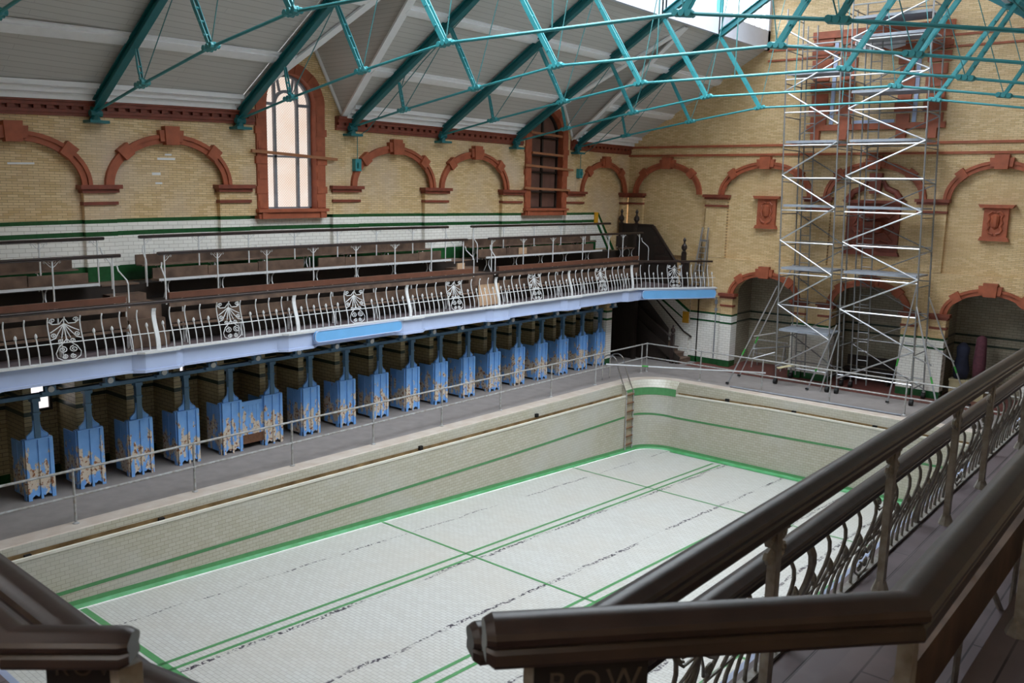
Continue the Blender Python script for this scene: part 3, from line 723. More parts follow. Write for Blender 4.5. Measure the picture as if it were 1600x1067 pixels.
pl.box(.44, PX1, PYN - .1, PYN, -1.6, 0, 0)
pool = struct(pl.build('swimming_pool_basin', [M['pool_wall'], M['stone'], M['gutter'], M['lipstone']]), 'empty tiled swimming pool with green lines', 'swimming pool')
r = MB(); r.poly([(.43, PYN, zfl(PYN)), (PX1, PYN, zfl(PYN)), (PX1, PY1, zfl(PY1)), (.69, PY1, zfl(PY1))]); r.build('pool_floor', M['pool_floor'], pool)
r = MB()
strip(r, ring(-.004, lambda i: gline(i) + .035), ring(-.004, lambda i: gline(i) - .035))
strip(r, ring(.022, lambda i: lip(i) + .15), ring(-.008, lambda i: lip(i) - .09), 0, G0, G1)
strip(r, ring(-.008, lambda i: zfl(path[i][1]) + .13), ring(-.014, lambda i: zfl(path[i][1]) + .1)); strip(r, ring(-.012, lambda i: zfl(path[i][1]) + .11), ring(-.03, lambda i: zfl(path[i][1]) + .05)); strip(r, ring(-.03, lambda i: zfl(path[i][1]) + .05), ring(-.11, lambda i: zfl(path[i][1]) + .006), 1)
strip(r, ring(-.1, lambda i: zfl(path[i][1] - .1) + .008), ring(-.26, lambda i: zfl(path[i][1] - .26) + .006), 1, ARC1, n - 34)
r.build('wall_line', [M['pool_green'], M['pool_cove']], pool)
r = MB()
def fline(x0, x1, y0, y1):
    k = max(1, int((y1 - y0) / 2))
    for i in range(k):
        a, b = lerp(y0, y1, i / k), lerp(y0, y1, (i + 1) / k); r.poly([(x0, a, zfl(a) + .004), (x1, a, zfl(a) + .004), (x1, b, zfl(b) + .004), (x0, b, zfl(b) + .004)])
for x in (3.33, 3.58, 6.5, 6.75, 9.72, 9.97): fline(x, x + .075, -2.8, 18.2)
for y, w in ((-.42, .12), (6.58, .07), (14.18, .07)): fline(.62, 12.3, y - w / 2, y + w / 2)
fline(.62, 12.3, -2.85, -2.75)
r.build('lane_line', M['pool_green'], pool)
r = MB()
for yy in (-1.2, 1.2, 8.0, 12.6): r.box(pxl(yy) - .19, pxl(yy) - .1, yy, yy + .1, -.3, -.2)
for xx in (3.4, 5.6, 8.0, 10): r.box(xx, xx + .12, PY1 + .1, PY1 + .19, -.4, -.28)
r.build('trough_outlet', M['door_dark'], pool)
dk = MB()
inner = [(x + nx * .6, y + ny * .6, 0) for x, y, nx, ny in path]
nl = [(-3.3, y, 0) for x, y, nx, ny in path[:ARC0]]
outer = []
for i, (x, y, nx, ny) in enumerate(path):
    if i < ARC0: outer.append((-3.3, y, 0))
    elif i <= ARC1:
        t = (i - ARC0) / (ARC1 - ARC0); outer.append((-3.3, lerp(17.2, 24.3, t * 2), 0) if t <= .5 else (lerp(-3.3, 1.68, t * 2 - 1), 24.3, 0))
    elif ny > .999: outer.append((x, 24.3, 0))
    elif ny > .001:
        t = 1 - math.atan2(ny, nx) / (pi / 2); outer.append((lerp(11, 16.5, t * 2), 24.3, 0) if t <= .5 else (16.5, lerp(24.3, 17.4, t * 2 - 1), 0))
    else: outer.append((16.5, y, 0))
strip(dk, outer, inner, 0); dk.poly([(-3.3, -9.2, 0), (16.5, -9.2, 0), (16.5, PYN, 0), (-3.3, PYN, 0)])
fl = struct(dk.build('floor', M['tarmac']), 'grey asphalt pool deck round the pool', 'floor')
r = MB(); r.box(.4, 15.6, 21.45, 24.0, .002, .008); r.build('tiled_floor_band', M['red_floor'], fl)

# ------------------------------------------------------------------ POOLSIDE RAILING
RY = [-2.538 + 2.355 * i for i in range(9)] + [19.43]
T = thing('guard_railing', 'grey galvanised pipe railing along the edge of the pool deck', 'railing', (0, 0, 0))
def ball(mb, p, r=.035): mb.lathe([(.005, -r), (r * .75, -r * .7), (r, 0), (r * .75, r * .7), (.005, r)], p, 8)
posts = [(0, y) for y in RY] + [(0, 19.1)] + [(2.092 + 2.181 * k, 19.43) for k in range(5)]
for x, y in posts:
    r = MB(); r.tube([(x, y, 0), (x, y, 1.0)], .024, 8); ball(r, (x, y, 1.0)); ball(r, (x, y, .52)); r.lathe([(.06, 0), (.06, .012), (.03, .03)], (x, y, 0.0), 10)
    r.build('post', M['pipe'], T)
for z, nm in ((1.0, 'top_rail'), (.52, 'middle_rail')):
    r = MB(); r.tube([(0, -4.9, z), (0, 19.43, z)], .024, 8); r.tube([(0, 19.43, z), (12.9, 19.43, z)], .024, 8); r.build(nm, M['pipe'], T)
# chrome hoops and iron rungs of the corner pool ladder
T = thing('pool_ladder', 'pool ladder with two polished hoops in the stained deep corner', 'ladder', (.5, 17.65, 0))
for yy in (17.12, 17.54):
    r = MB(); pts = [(-.28, yy, 0), (-.28, yy, .62)] + [(.0 - .28 * cos(pi * t / 10), yy, .62 + .26 * sin(pi * t / 10)) for t in range(1, 10)] + [(.3, yy, .55), (.45, yy, .2), (.68, yy, -.28)]
    r.tube(pts, .02, 8); r.build('hoop', M['chrome'], T)
    r = MB(); r.tube([(.7, yy, -.25), (.72, yy, -2.2)], .022, 8); r.build('stringer', M['pipe'], T)
for i in range(7):
    r = MB(); z = -.38 - .28 * i; r.box(.66, .74, 17.12, 17.54, z, z + .03); r.build('rung', M['rust'], T)
r = MB(); r.box(.683, .687, 17.08, 17.5, -2.15, -.3); r.build('stain', flat('brown_stain', srgb(176, 162, 138), .5, var=.3, scale=5), T)

# ------------------------------------------------------------------ LEFT GALLERY: floor, tiers, soffit, fascia
XG, ZG = -.75, 2.87
PB = [-1.55, 1.9, 5.25, 8.75, 12.25, 15.8, 19.35]   # balustrade posts
CH0, CH1 = (XG, 19.45), (.99, 22.35)                # splayed end
g = MB()
gf = [(XA, -9), (XG, -9), CH0, CH1, (.99, YE), (XA, YE)]
g.prism(gf, lambda a, b, t: (a, b, lerp(2.62, ZG - .02, t)), 0)
gal = struct(g.build('gallery_floor', [M['soffit']], bend=False), 'long left spectators gallery floor above the cubicles', 'gallery')
g = MB(); g.poly([(a, b, ZG - .015) for a, b in gf]); g.build('floorboards', M['floor_wood'], gal)
g = MB()
AIS = [(1.55, 2.35), (11.6, 12.7)]                  # aisles
g.boxy(XA, -1.45, -9, 21.3, ZG, 3.72); g.boxy(XA, -2.22, -9, 20.9, 3.72, 4.05)
g.build('seating_step', M['dark'], gal, bend=True)
g = MB()
for a0, a1 in AIS:
    for i in range(3): g.boxy(-1.5, -1.02 - .14 * i, a0 + .02, a1 - .02, ZG + .28 * i, ZG + .28 * (i + 1), 0, 3)
    g.boxy(-2.25, -1.9, a0 + .02, a1 - .02, 3.7, 3.88, 0, 3); g.boxy(-2.24, -1.48, a0, a1, 3.7, 3.735, 0, 3); g.boxy(XA, -2.2, a0, a1, 4.04, 4.075, 0, 3)
g.build('aisle_step', M['bench'], gal, bend=True)
g = MB()
def fascia_seg(p, q, d, z0, z1, mi=0, th=.12):
    p, q = V((p[0], p[1], 0)), V((q[0], q[1], 0)); t = (q - p).normalized(); nrm = V((t.y, -t.x, 0))
    L = (q - p).length; k = max(1, int(L / 1.2))
    for i in range(k):
        a, b = p.lerp(q, i / k), p.lerp(q, (i + 1) / k); vs = []
        for e in (a, b):
            for dd, z in ((d - th, z0), (d, z0), (d, z1), (d - th, z1)): vs.append(e + nrm * dd + V((0, 0, z)))
        g.add(vs, [(3, 2, 1, 0), (4, 5, 6, 7)] + [(j, (j + 1) % 4, 4 + (j + 1) % 4, 4 + j) for j in range(4)], mi)
for p, q in (((XG, -9), CH0), (CH0, CH1)):
    fascia_seg(p, q, .02, 2.50, 2.84); fascia_seg(p, q, .05, 2.45, 2.50); fascia_seg(p, q, .12, 2.82, 2.86, 1)
for y in PB:
    for d, z0, z1, e, mi in ((.15, 2.50, 2.82, 0, 0), (.18, 2.44, 2.50, .03, 0), (.22, 2.82, 2.862, .04, 1)):
        w = .32 + e
        g.prism([(XG, y - w - .25), (XG + d, y - w), (XG + d, y + w), (XG, y + w + .25)], lambda a, b, t: (a, b, lerp(z0, z1, t)), mi)
g.build('fascia', [M['fascia'], M['iron']], gal)
g = MB(); y = -2.2
while y < 19.3:                                     # bolted joist ends and the dark joists under the gallery
    g.box(XA, XG - .1, y - .05, y + .05, 2.42, 2.62, 0)
    g.box(-1.42, -1.3, y - .16, y + .16, 2.14, 2.2, 1); g.box(-1.4, -1.3, y - .1, y + .1, 2.2, 2.3, 1)
    g.tube([(-1.34, y, 2.24), (-1.27, y, 2.24)], .06, 10, 2); y += 1.13
g.build('joist', [M['soffit'], M['beam_blue'], M['iron']], gal)
def sign(p, q, z0, z1, label):
    p, q = V((*p, 0)), V((*q, 0)); L = (q - p).length; t = (q - p).normalized(); nn = V((t.y, -t.x, 0)); h = z1 - z0; rr = h * .42
    pts = []
    for cx, cz, a0 in ((L - rr, rr, -pi / 2), (L - rr, h - rr, 0), (rr, h - rr, pi / 2), (rr, rr, pi)):
        for i in range(6): a = a0 + pi / 2 * i / 5; pts.append((cx + rr * cos(a), cz + rr * sin(a)))
    T = MB(); T.prism(pts, lambda a, b, s: p + t * a + nn * lerp(0, .06, s) + V((0, 0, z0 + b)))
    o = tag(T.build('sign_board', M['sign']), label, 'sign', 'blank blue boards on the gallery front')
    T = MB(); k = len(pts); T.tube([p + t * a + nn * .06 + V((0, 0, z0 + b)) for a, b in pts], .012, 6, closed=True); T.build('rim', M['fascia'], o)
sign((XG + .2, 5.58), (XG + .2, 8.28), 2.58, 2.84, 'blank sky blue board with rounded ends in the middle of the gallery front')
sign((-.47, 19.67), (1.06, 22.2), 2.50, 2.80, 'blank sky blue board with rounded ends on the splayed far end of the gallery front')

# ------------------------------------------------------------------ CAST IRON BALUSTRADES
HB = .83
def bow(t): return interp([(0, .07), (.12, .07), (.25, .055), (.4, .02), (.55, -.025), (.7, -.065), (.82, -.085), (.92, -.08), (1, -.05)], t)
def bpt(s, t, e=0): return (bow(t) + e, s, t * HB)
TT = [i / 12 for i in range(13)]
def spiral(cs, ct, r, turns, sgn, a0, n=14):
    return [(cs + sgn * r * (1 - .82 * i / n) * cos(a0 + turns * 2 * pi * i / n), ct + r / HB * (1 - .82 * i / n) * sin(a0 + turns * 2 * pi * i / n)) for i in range(n + 1)]
def make_panel(mat, L=3.45):
    root = thing('balustrade_panel', 'x', 'balustrade')
    st = L / 20
    r = MB()
    for t0, t1 in zip(TT, TT[1:]): r.add([(bow(t) + e, w, t * HB) for t in (t0, t1) for e, w in ((-.015, -.045), (.015, -.045), (.015, .045), (-.015, .045))], [(k, (k + 1) % 4, 4 + (k + 1) % 4, 4 + k) for k in range(4)])
    r.build('newel', mat, root)
    r = MB(); r.tube([bpt(.03, .42, .0), bpt(L - .05, .42, .0)], .011, 6); r.build('middle_rail', mat, root)
    r = MB(); r.box(.04, .1, .05, L - .05, -.012, .012); r.build('bottom_rail', mat, root)
    for i in range(1, 20):
        if i in (8, 10, 12): continue
        s = i * st
        if i % 2 == 0:
            r = MB(); r.tube([bpt(s, t) for t in TT], .015, 6); r.build('baluster', mat, root, smooth=True)
        elif i in (9, 11): continue
        else:
            r = MB(); r.tube([bpt(s, t) for t in (0, .08, .16, .3, .45, .58)], .013, 6)
            b = bow(.6); r.lathe([(.006, -.03), (.012, -.02), (.03, .015), (.026, .05), (.004, .085)], (b, s, .58 * HB), 8); r.build('spear_baluster', mat, root)
    c = 10 * st; w = .29; r = MB()
    for sg in (-1, 1):
        r.tube([bpt(c + sg * w, t) for t in TT], .014, 6)
        C = []
        C.append([(c, .02), (c + sg * .08, .03), (c + sg * .15, .1), (c + sg * .165, .2), (c + sg * .12, .33), (c + sg * .05, .42), (c, .5)])
        C.append(spiral(c + sg * .075, .27, .062, 1.6, sg, pi * .5)); C.append(spiral(c + sg * .06, .11, .045, 1.6, sg, pi * .5))
        C.append(spiral(c + sg * .075, .46, .04, 1.4, sg, -pi * .5)); C.append(spiral(c + sg * .15, .6, .04, 1.4, sg, -pi / 2)); C.append(spiral(c + sg * .15, .93, .045, 1.5, sg, -pi / 2))
        C.append([(c + sg * .2, .9), (c + sg * .15, .84), (c + sg * .06, .84), (c + sg * .01, .95)])
        C.append([(c, .84), (c + sg * .07, .68), (c + sg * .14, .53), (c + sg * .2, .5)]); C.append([(c, .84), (c + sg * .03, .66), (c + sg * .06, .52)]); C.append([(c, .84), (c + sg * .11, .73), (c + sg * .19, .66)])
        for q in C: r.tube([bpt(c + (s - c) * 1.36, t) for s, t in q], .010, 5)
    r.tube([bpt(c, t) for t in TT[5:]], .012, 6)
    r.build('scroll_ornament', mat, root)
    return root
PLAB = ['pale iron balustrade panel at the left edge of the frame', 'pale iron balustrade panel left of the blue board on the left gallery', 'pale iron balustrade panel right above the middle blue board',
        'pale iron balustrade panel just right of the one above the middle blue board', 'pale iron balustrade panel next but one before the splayed gallery end', 'pale iron balustrade panel just before the splayed gallery end']
first = make_panel(M['iron'])
for i, (y0, y1) in enumerate(zip(PB, PB[1:])):
    o = first if i == 0 else copy_tree(first)
    o.location = (XG, y0, ZG + lens_bend(XG, (y0 + y1) / 2, 3.3) - 3.3); o.scale = (1, (y1 - y0) / 3.45, .97); tag(o, PLAB[i], 'balustrade', 'iron panels of the left gallery front')
o = copy_tree(first); d = V((CH1[0] - CH0[0], CH1[1] - CH0[1], 0)); o.location = (CH0[0], CH0[1], ZG); o.rotation_euler = (0, 0, math.atan2(d.y, d.x) - pi / 2); o.scale = (1, d.length / 3.45, .97)
tag(o, 'pale iron balustrade panel on the splayed far end of the left gallery', 'balustrade', 'iron panels of the left gallery front')
HR = [(.066, -.118), (.07, -.108), (.066, -.082), (.056, -.07), (.066, -.064), (.078, -.052), (.08, -.036), (.07, -.022), (.05, -.014), (.034, -.004), (.02, 0), (-.02, 0), (-.034, -.004), (-.05, -.014), (-.07, -.022), (-.08, -.036), (-.078, -.052), (-.066, -.064), (-.056, -.07), (-.066, -.082), (-.07, -.108), (-.066, -.118)]
HR2 = [(a * .6, b * .6) for a, b in HR]
r = MB(); yy = [-6 + 1.5 * i for i in range(17)]
r.rail(HR2, [(XG - .05, y, 3.84) for y in yy] + [(XG - .05, 19.47, 3.84), (.86, 22.2, 3.83)]); 
tag(r.build('handrail', M['mahogany'], bend=True), 'dark moulded wooden handrail along the top of the left gallery balustrade', 'handrail')

# ------------------------------------------------------------------ SEATING ON THE LEFT GALLERY
SEC = [(-4.0, 1.5, 'at the left edge of the frame'), (2.4, 11.55, 'in the long middle section'), (12.7, 20.6, 'before the corner stair')]
def arch_leg(mb, x0, x1, y, z0, z1, r=.014):
    for s in (-1, 1): mb.tube([((x0 + x1) / 2 + s * (x1 - x0) * k, y, lerp(z0, z1, t)) for t, k in ((0, .5), (.2, .36), (.5, .14), (.8, .18), (1, .45))], r, 6)
for y0, y1, where in SEC:
    T = thing('front_bench', 'red brown bench back behind the balustrade ' + where, 'bench', (-1.1, (y0 + y1) / 2, ZG), 'front benches of the left gallery')
    e1 = min(y1, 20.4)
    r = MB(); r.boxy(-1.2, -1.1, y0, e1, 3.81, 3.935); r.build('top_board', M['bench_red'], T, bend=True)
    r = MB(); r.boxy(-1.14, -1.1, y0, e1, 3.63, 3.75); r.boxy(-1.14, -1.1, y0, e1, 3.3, 3.52); r.build('back_board', M['bench'], T, bend=True)
    r = MB(); r.boxy(-1.1, -.98, y0, e1, 3.24, 3.28); r.build('seat', M['bench'], T, bend=True)
    y = y0 + .3; k = 0
    while y < e1:
        r = MB(); r.tube([(-1.13, y, ZG), (-1.13, y, 3.9)], .018, 6); arch_leg(r, -1.1, -.98, y, ZG, 3.24); r.build('support', M['iron'], T, bend=True); y += 1.3
    yq, y1 = y1, min(y1, 19.2)
    T = thing('middle_bench', 'weathered bench with iron legs on the middle tier ' + where, 'bench', (-1.9, (y0 + y1) / 2, 3.72), 'middle benches of the left gallery')
    r = MB(); r.boxy(-2.1, -1.76, y0 + .15, y1 - .2, 4.12, 4.16); r.build('seat', M['bench'], T, bend=True)
    r = MB(); r.boxy(-1.77, -1.74, y0 + .15, y1 - .2, 4.12, 4.175); r.build('seat_edge', M['iron'], T, bend=True)
    r = MB(); y = y0 + .2
    while y < y1 - .3:
        L = random.choice((1.3, 1.3, 2.6)); q = min(y + L, y1 - .25)
        if not (abs(y - (y0 + 3.9)) < .7 and y1 - y0 > 9): r.boxy(-2.13, -2.09, y, q - .015, 4.1 + random.uniform(0, .015), 4.37 + random.uniform(-.02, .02), 0, 9)
        else: r.boxy(-2.13, -2.09, y + .45, q - .015, 4.1, 4.37, 0, 9)
        y = q
    r.build('backrest', M['bench'], T, bend=True)
    y = y0 + .4
    while y < y1 - .3:
        r = MB(); arch_leg(r, -2.05, -1.76, y, 3.72, 4.12); r.tube([(-2.12, y, 4.05), (-2.14, y, 4.4)], .012, 6); r.build('leg', M['iron'], T, bend=True); y += 1.3
    y1 = min(yq, 19.9)
    T = thing('rear_bench', 'brown bench back on the top tier ' + where, 'bench', (-2.7, (y0 + y1) / 2, 4.05), 'rear benches of the left gallery')
    r = MB(); r.boxy(-2.74, -2.7, y0 + .15, y1 - .3, 4.43, 4.64); r.build('backrest', M['bench'], T, bend=True)
    r = MB(); r.boxy(-2.7, -2.42, y0 + .15, y1 - .3, 4.40, 4.43); r.build('seat', M['bench'], T, bend=True)
    y = y0 + .6
    while y < y1 - .3:
        r = MB(); arch_leg(r, -2.7, -2.44, y, 4.05, 4.4); r.tube([(-2.72, y, 4.36), (-2.76, y, 4.72)], .012, 6); r.build('leg', M['iron'], T, bend=True); y += 1.3
T = thing('short_bench', 'short dark blue backed bench on the gallery beside the stair enclosure', 'bench', (-1.9, 20.85, 3.72))
r = MB(); r.box(-2.1, -1.76, 20.45, 21.15, 4.14, 4.18); r.build('seat', M['bench'], T)
r = MB(); r.box(-2.13, -2.09, 20.45, 21.15, 4.22, 4.6); r.build('backrest', M['dark'], T)
for y in (20.5, 21.1):
    r = MB(); arch_leg(r, -2.05, -1.76, y, 3.72, 4.14); r.tube([(-2.11, y, 4.14), (-2.14, y, 4.62)], .012, 6); r.build('leg', M['iron'], T)
# guard rails in front of the two upper tiers
def tier_rail(x, y0, y1, zt, zb, ys, label, nm, grp):
    T = thing(nm, label, 'guard rail', (x, (y0 + y1) / 2, zb), grp)
    r = MB(); n = max(2, int((y1 - y0) / 1.2)); r.rail(HR2, [(x, lerp(y0, y1, i / n), zt) for i in range(n + 1)]); r.build('rail', M['mahogany'], T, bend=True)
    for j, y in enumerate(ys):
        end = abs(y - y0) < .5 or abs(y - y1) < .5
        r = MB(); r.tube([(x, y, zb), (x, y, zt - .05)], .017, 6)
        p = r.build('post', M['iron'], T, bend=True)
        r = MB()
        for s in (-1, 1):
            if end and (s < 0) == (abs(y - y0) < .5): continue
            r.tube([(x, y + s * .01, zt - .2), (x, y + s * .05, zt - .17), (x, y + s * .11, zt - .1), (x, y + s * .15, zt - .075), (x, y + s * .16, zt - .1), (x, y + s * .13, zt - .12)], .007, 5)
            r.tube([(x, y + s * .02, zt - .08), (x, y + s * .06, zt - .06), (x, y + s * .07, zt - .1), (x, y + s * .04, zt - .12)], .006, 5)
        r.build('scroll_bracket', M['iron'], p, bend=True)
    for y, s in ((y0, -1), (y1, 1)):                # cranked stay at each end
        yy = y - s * .06
        if y < -3.5 or (x < -2 and y > 19): continue
        r = MB(); r.tube([(x, yy, zt - .22), (x + .02, yy + s * .02, zt - .34), (x + .24, yy + s * .07, zt - .52), (x + .27, yy + s * .08, zt - .6), (x + .27, yy + s * .08, zb - .05)], .015, 6); r.build('end_stay', M['iron'], T, bend=True)
A_ = [[-1.0, .28, 1.42], [2.5, 3.72, 4.97, 6.27, 7.58, 8.89, 10.23, 11.5], [12.72, 14.2, 15.7, 17.35, 18.9, 19.8, 20.9]]
B_ = [[-1.0, .38, 1.5], [2.5, 3.75, 5.02, 6.31, 7.63, 8.94, 10.27, 11.58], [12.76, 14.16, 15.7, 17.15, 18.57]]
for k, (y0, y1, where) in enumerate(SEC):
    tier_rail(-1.42, y0 if k == 0 else (2.38, 12.6)[k - 1], (1.56, 11.64, 21.1)[k], 4.77, 3.74, A_[k], 'guard rail on iron posts before the middle bench ' + where, 'tier_guard_rail', 'guard rails of the middle tier')
    tier_rail(-2.2, y0 if k == 0 else (2.4, 12.68)[k - 1], (1.62, 11.66, 20.1)[k], 5.09, 4.06, B_[k], 'thin guard rail before the rear bench ' + where, 'tier_guard_rail', 'guard rails of the top tier')
r = MB(); r.bar((-.98, 11.7, ZG + .3), (-.98, 12.6, ZG + .3), .6, .02, (1, 0, .1)); tag(r.build('plywood_board', M['cardboard']), 'pale plywood board standing behind the balustrade at the gallery aisle', 'board')
r = MB(); r.box(-1.92, -1.87, 11.75, 12.05, 3.735, 4.02); tag(r.build('plywood_offcut', M['cardboard'], bend=True), 'small brown board leaning on the step in the far gallery aisle', 'board')
r = MB(); r.bar((-2.06, 14.75, 4.26), (-2.06, 15.15, 4.26), .2, .02, (1, 0, 0)); tag(r.build('cardboard_sheet', M['cardboard']), 'small tan cardboard sheet propped on the far middle bench', 'cardboard')

# ------------------------------------------------------------------ CUBICLES UNDER THE GALLERY
CY = [-.1, .89, 1.94, 3.02, 4.11, 5.22, 6.34, 7.49, 8.64, 9.81, 10.94, 12.12, 13.29, 14.49, 15.68, 16.84, 17.99, 19.08]
def make_cubicle():
    t = thing('cubicle_partition', 'x', 'cubicle partition', (0, 0, 0))
    w = .255; r = MB()
    r.box(-.1, 0, -w, w, .1, 1.2)
    for yy, hw in ((-w + .035, .035), (0, .022), (w - .035, .035)): r.box(0, .03, yy - hw, yy + hw, .0, 1.19)
    r.box(-.12, .02, -w, w, 1.19, 1.215)
    for yy in (-.115, .115): r.prism([(yy - .09, .1), (yy - .06, .05), (yy, .1), (yy + .06, .05), (yy + .09, .1)], lambda a, b, s: (lerp(-.03, .005, s), a, b))
    r.build('front_panel', M['cubicle'], t)
    for s in (-1, 1):
        r = MB(); y0, y1 = sorted((s * w, s * (w - .03))); r.box(-.64, -.1, y0, y1, .06, 1.14)
        r.box(-.38, -.36, *sorted((s * w, s * (w + .006))), .1, 1.1)
        r.box(-.14, -.04, *sorted((s * w, s * (w + .02))), 0, 1.2)
        r.build('side_panel', M['cubicle'], t)
    r = MB(); pts = [(-.2, 1.2), (.2, 1.2), (.19, 1.27), (.14, 1.31), (.09, 1.36), (.06, 1.45), (.055, 1.56), (-.055, 1.56), (-.06, 1.45), (-.09, 1.36), (-.14, 1.31), (-.19, 1.27)]
    r.prism(pts, lambda a, b, s: (lerp(-.08, -.03, s), a, b)); r.tube([(-.03, a, b) for a, b in pts], .012, 5, closed=True); r.build('shoulder_bracket', M['cubicle'], t)
    r = MB(); r.box(-.1, 0, -.055, .055, 1.2, 2.0); r.box(-.115, .015, -.07, .07, 1.68, 1.72); r.box(-.13, .03, -.08, .08, 1.93, 2.0); r.build('post', M['beam_blue'], t)
    return t
NTH = ['first', 'second', 'third', 'fourth', 'fifth', 'sixth', 'seventh', 'eighth', 'ninth', 'tenth', 'eleventh', 'twelfth', 'thirteenth', 'fourteenth', 'fifteenth', 'sixteenth', 'seventeenth', 'eighteenth']
cub = make_cubicle()
for i, y in enumerate(CY):
    o = cub if i == 0 else copy_tree(cub); o.location = (-1.77, y + .06, 0)
    tag(o, 'chipped blue cubicle partition with a post, %s from the %s of the row' % ((NTH[i], 'left') if i < 10 else (NTH[17 - i], 'far right')) + (', left of the half door' if i == 4 else ', right of the half door' if i == 5 else ''), 'cubicle partition', 'blue cubicle partitions under the gallery')
T = thing('cubicle_door', 'blue boarded half door with rusted foot between two cubicle partitions', 'door', (-1.82, 4.7, .12))
r = MB(); y0, y1 = 4.42, 5.04; r.box(-1.86, -1.82, y0, y1, .14, 1.14)
for i in range(6): r.box(-1.822, -1.815, y0 + .03 + i * .1, y0 + .1 + i * .1, .2, 1.04)
r.box(-1.83, -1.81, y0, y1, 1.05, 1.14); r.build('leaf', M['cubicle'], T)
r = MB(); r.box(-1.83, -1.8, y0, y1, .13, .34); r.build('kick_plate', M['rust'], T)
r = MB(); r.box(-1.83, -1.79, 4.46, 4.5, 1.0, 1.03); r.build('latch', M['pipe'], T)
r = MB(); r.box(-1.87, -1.77, -6, 19.25, 2.0, 2.075); r.box(-1.9, -1.76, -6, 19.25, 2.06, 2.08)
tag(r.build('cubicle_rail_beam', M['beam_blue']), 'slate blue beam running over the cubicle posts', 'beam', None, 'structure')
r = MB()
for y in CY:                                        # tiled cross walls between the cubicles
    for z0, z1, mi in ((0, 1.56, 0), (1.56, 1.65, 1), (1.65, 1.9, 0), (1.9, 1.98, 1), (1.98, 2.62, 0)): r.box(XA - .13, -2.16, y - .02, y + .14, z0, z1, mi)
r.build('tiled_cross_wall', [M['cream_xz'], M['green_dark']], wall)
def low_window(n, y0, y1, z0, z1):
    r = MB(); r.box(XA - .12, XA - .04, y0 - .06, y1 + .06, z0 - .05, z0); r.box(XA - .12, XA - .04, y0 - .06, y0, z0, z1); r.box(XA - .12, XA - .04, y1, y1 + .06, z0, z1)
    o = struct(r.build('window_%d' % n, M['dark']), 'small bright window low in the wall behind the cubicles', 'window')
    r = MB(); r.box(XA - .115, XA - .1, y0, y1, z0, z1); r.build('pane', M['lit_white'], o)
low_window(3, .28, .7, 1.48, 2.1); low_window(4, 3.22, 3.72, 1.75, 2.2); low_window(5, 6.55, 7.05, 1.95, 2.25)
r = MB()                                            # end pier of the cubicle row
for z0, z1, mi in ((0, .22, 2), (.22, 1.62, 0), (1.62, 1.69, 2), (1.69, 1.9, 0), (1.9, 1.97, 2), (1.97, 2.62, 1)): r.box(-2.3, -1.72, 19.42, 19.75, z0, z1, mi)
struct(r.build('wall_pier', [M['tile_xz'], M['brick_xz'], M['green']]), 'white tiled pier at the end of the cubicle row', 'pier')

# ------------------------------------------------------------------ CORNER STAIR
T = thing('corner_stair', 'dark wooden stair in the shadow under the far end of the gallery', 'stair', (-1, 21.8, 0))
for i in range(9):
    r = MB(); x = .12 - .26 * i; r.box(x - .3, x + .02, 21.5, 22.35, .17 * i + .13, .17 * i + .17); r.box(x - .29, x - .27, 21.5, 22.35, .17 * i + .17, .17 * i + .3)
    if i == 0: r.box(x - .0, x + .02, 21.5, 22.35, 0, .14)
    r.build('tread', M['bench'], T)
r = MB(); r.bar((.1, 21.5, .12), (-2.3, 21.5, 1.7), .05, .3); r.build('string_board', M['dark'], T)
r = MB(); r.box(-.22, -.1, 21.42, 21.54, 0, 1.05); r.lathe([(.06, 0), (.09, .03), (.05, .07), (.09, .16), (.07, .24), (.02, .28), (.035, .32), (.01, .38)], (-.16, 21.48, 1.05), 10); r.build('newel_post', M['mahogany'], T)
r = MB(); r.rail(HR2, [(-.2, 21.48, .98), (-2.4, 21.48, 2.5)]); r.build('stair_handrail', M['mahogany'], T)
r = MB(); r.prism([(-.42, 0), (-2.7, 0), (-2.7, 2.6), (-1.75, 2.6), (-.42, 1.25)], lambda p, z, t: (p, lerp(21.62, 21.58, t), z)); r.build('side_boarding', M['dark'], T)
r = MB(); r.tube([(.1, 22.34, .95), (-.2, 22.34, 1.1), (-1.9, 22.34, 2.6)], .03, 8); r.lathe([(.0, 0), (.05, .02), (.04, .06)], (.1, 22.34, .9), 8); tag(r.build('wall_handrail', M['dark']), 'dark handrail fixed to the white tiled wall above the corner stair', 'handrail')
r = MB(); f = lambda p, z, t: (p, lerp(22.44, 22.39, t), z)
r.prism([(-2.9, 0), (.0, 0), (.0, 2.62), (-2.9, 2.62)], lambda p, z, t: (p, lerp(22.6, 22.36, t), z), 0)
r.prism([(.0, 1.85), (.0, 1.93), (-.02, 1.93), (-1.0, 2.62), (-1.2, 2.62), (-.06, 1.85)], lambda p, z, t: (p, lerp(22.37, 22.345, t), z), 1)
r.prism([(-.1, 1.5), (-.16, 1.5), (-1.9, 2.62), (-1.72, 2.62)], lambda p, z, t: (p, lerp(22.37, 22.345, t), z), 1)
r.prism([(-.28, 1.42), (-.02, 1.42), (-.02, 1.85), (-.28, 1.85)], lambda p, z, t: (p, lerp(22.37, 22.34, t), z), 2)
r.prism([(-1.05, 2.62), (0, 1.93), (0, 2.62)], lambda p, z, t: (p, lerp(22.37, 22.35, t), z), 3)
r.build('stair_wall_lining', [M['tile_xz'], M['green'], M['yellow'], M['brick_xz']], ew)
r = MB(); r.box(-2.9, -1.62, 21.2, 21.3, 0, 2.62); r.box(-1.7, -1.6, 21.1, 21.3, 0, 2.62)
for i in range(7): r.box(-2.85 + i * .18, -2.72 + i * .18, 21.185, 21.2, .1, 2.5)
struct(r.build('stair_partition', M['dark']), 'dark boarded partition beside the corner stair', 'partition')
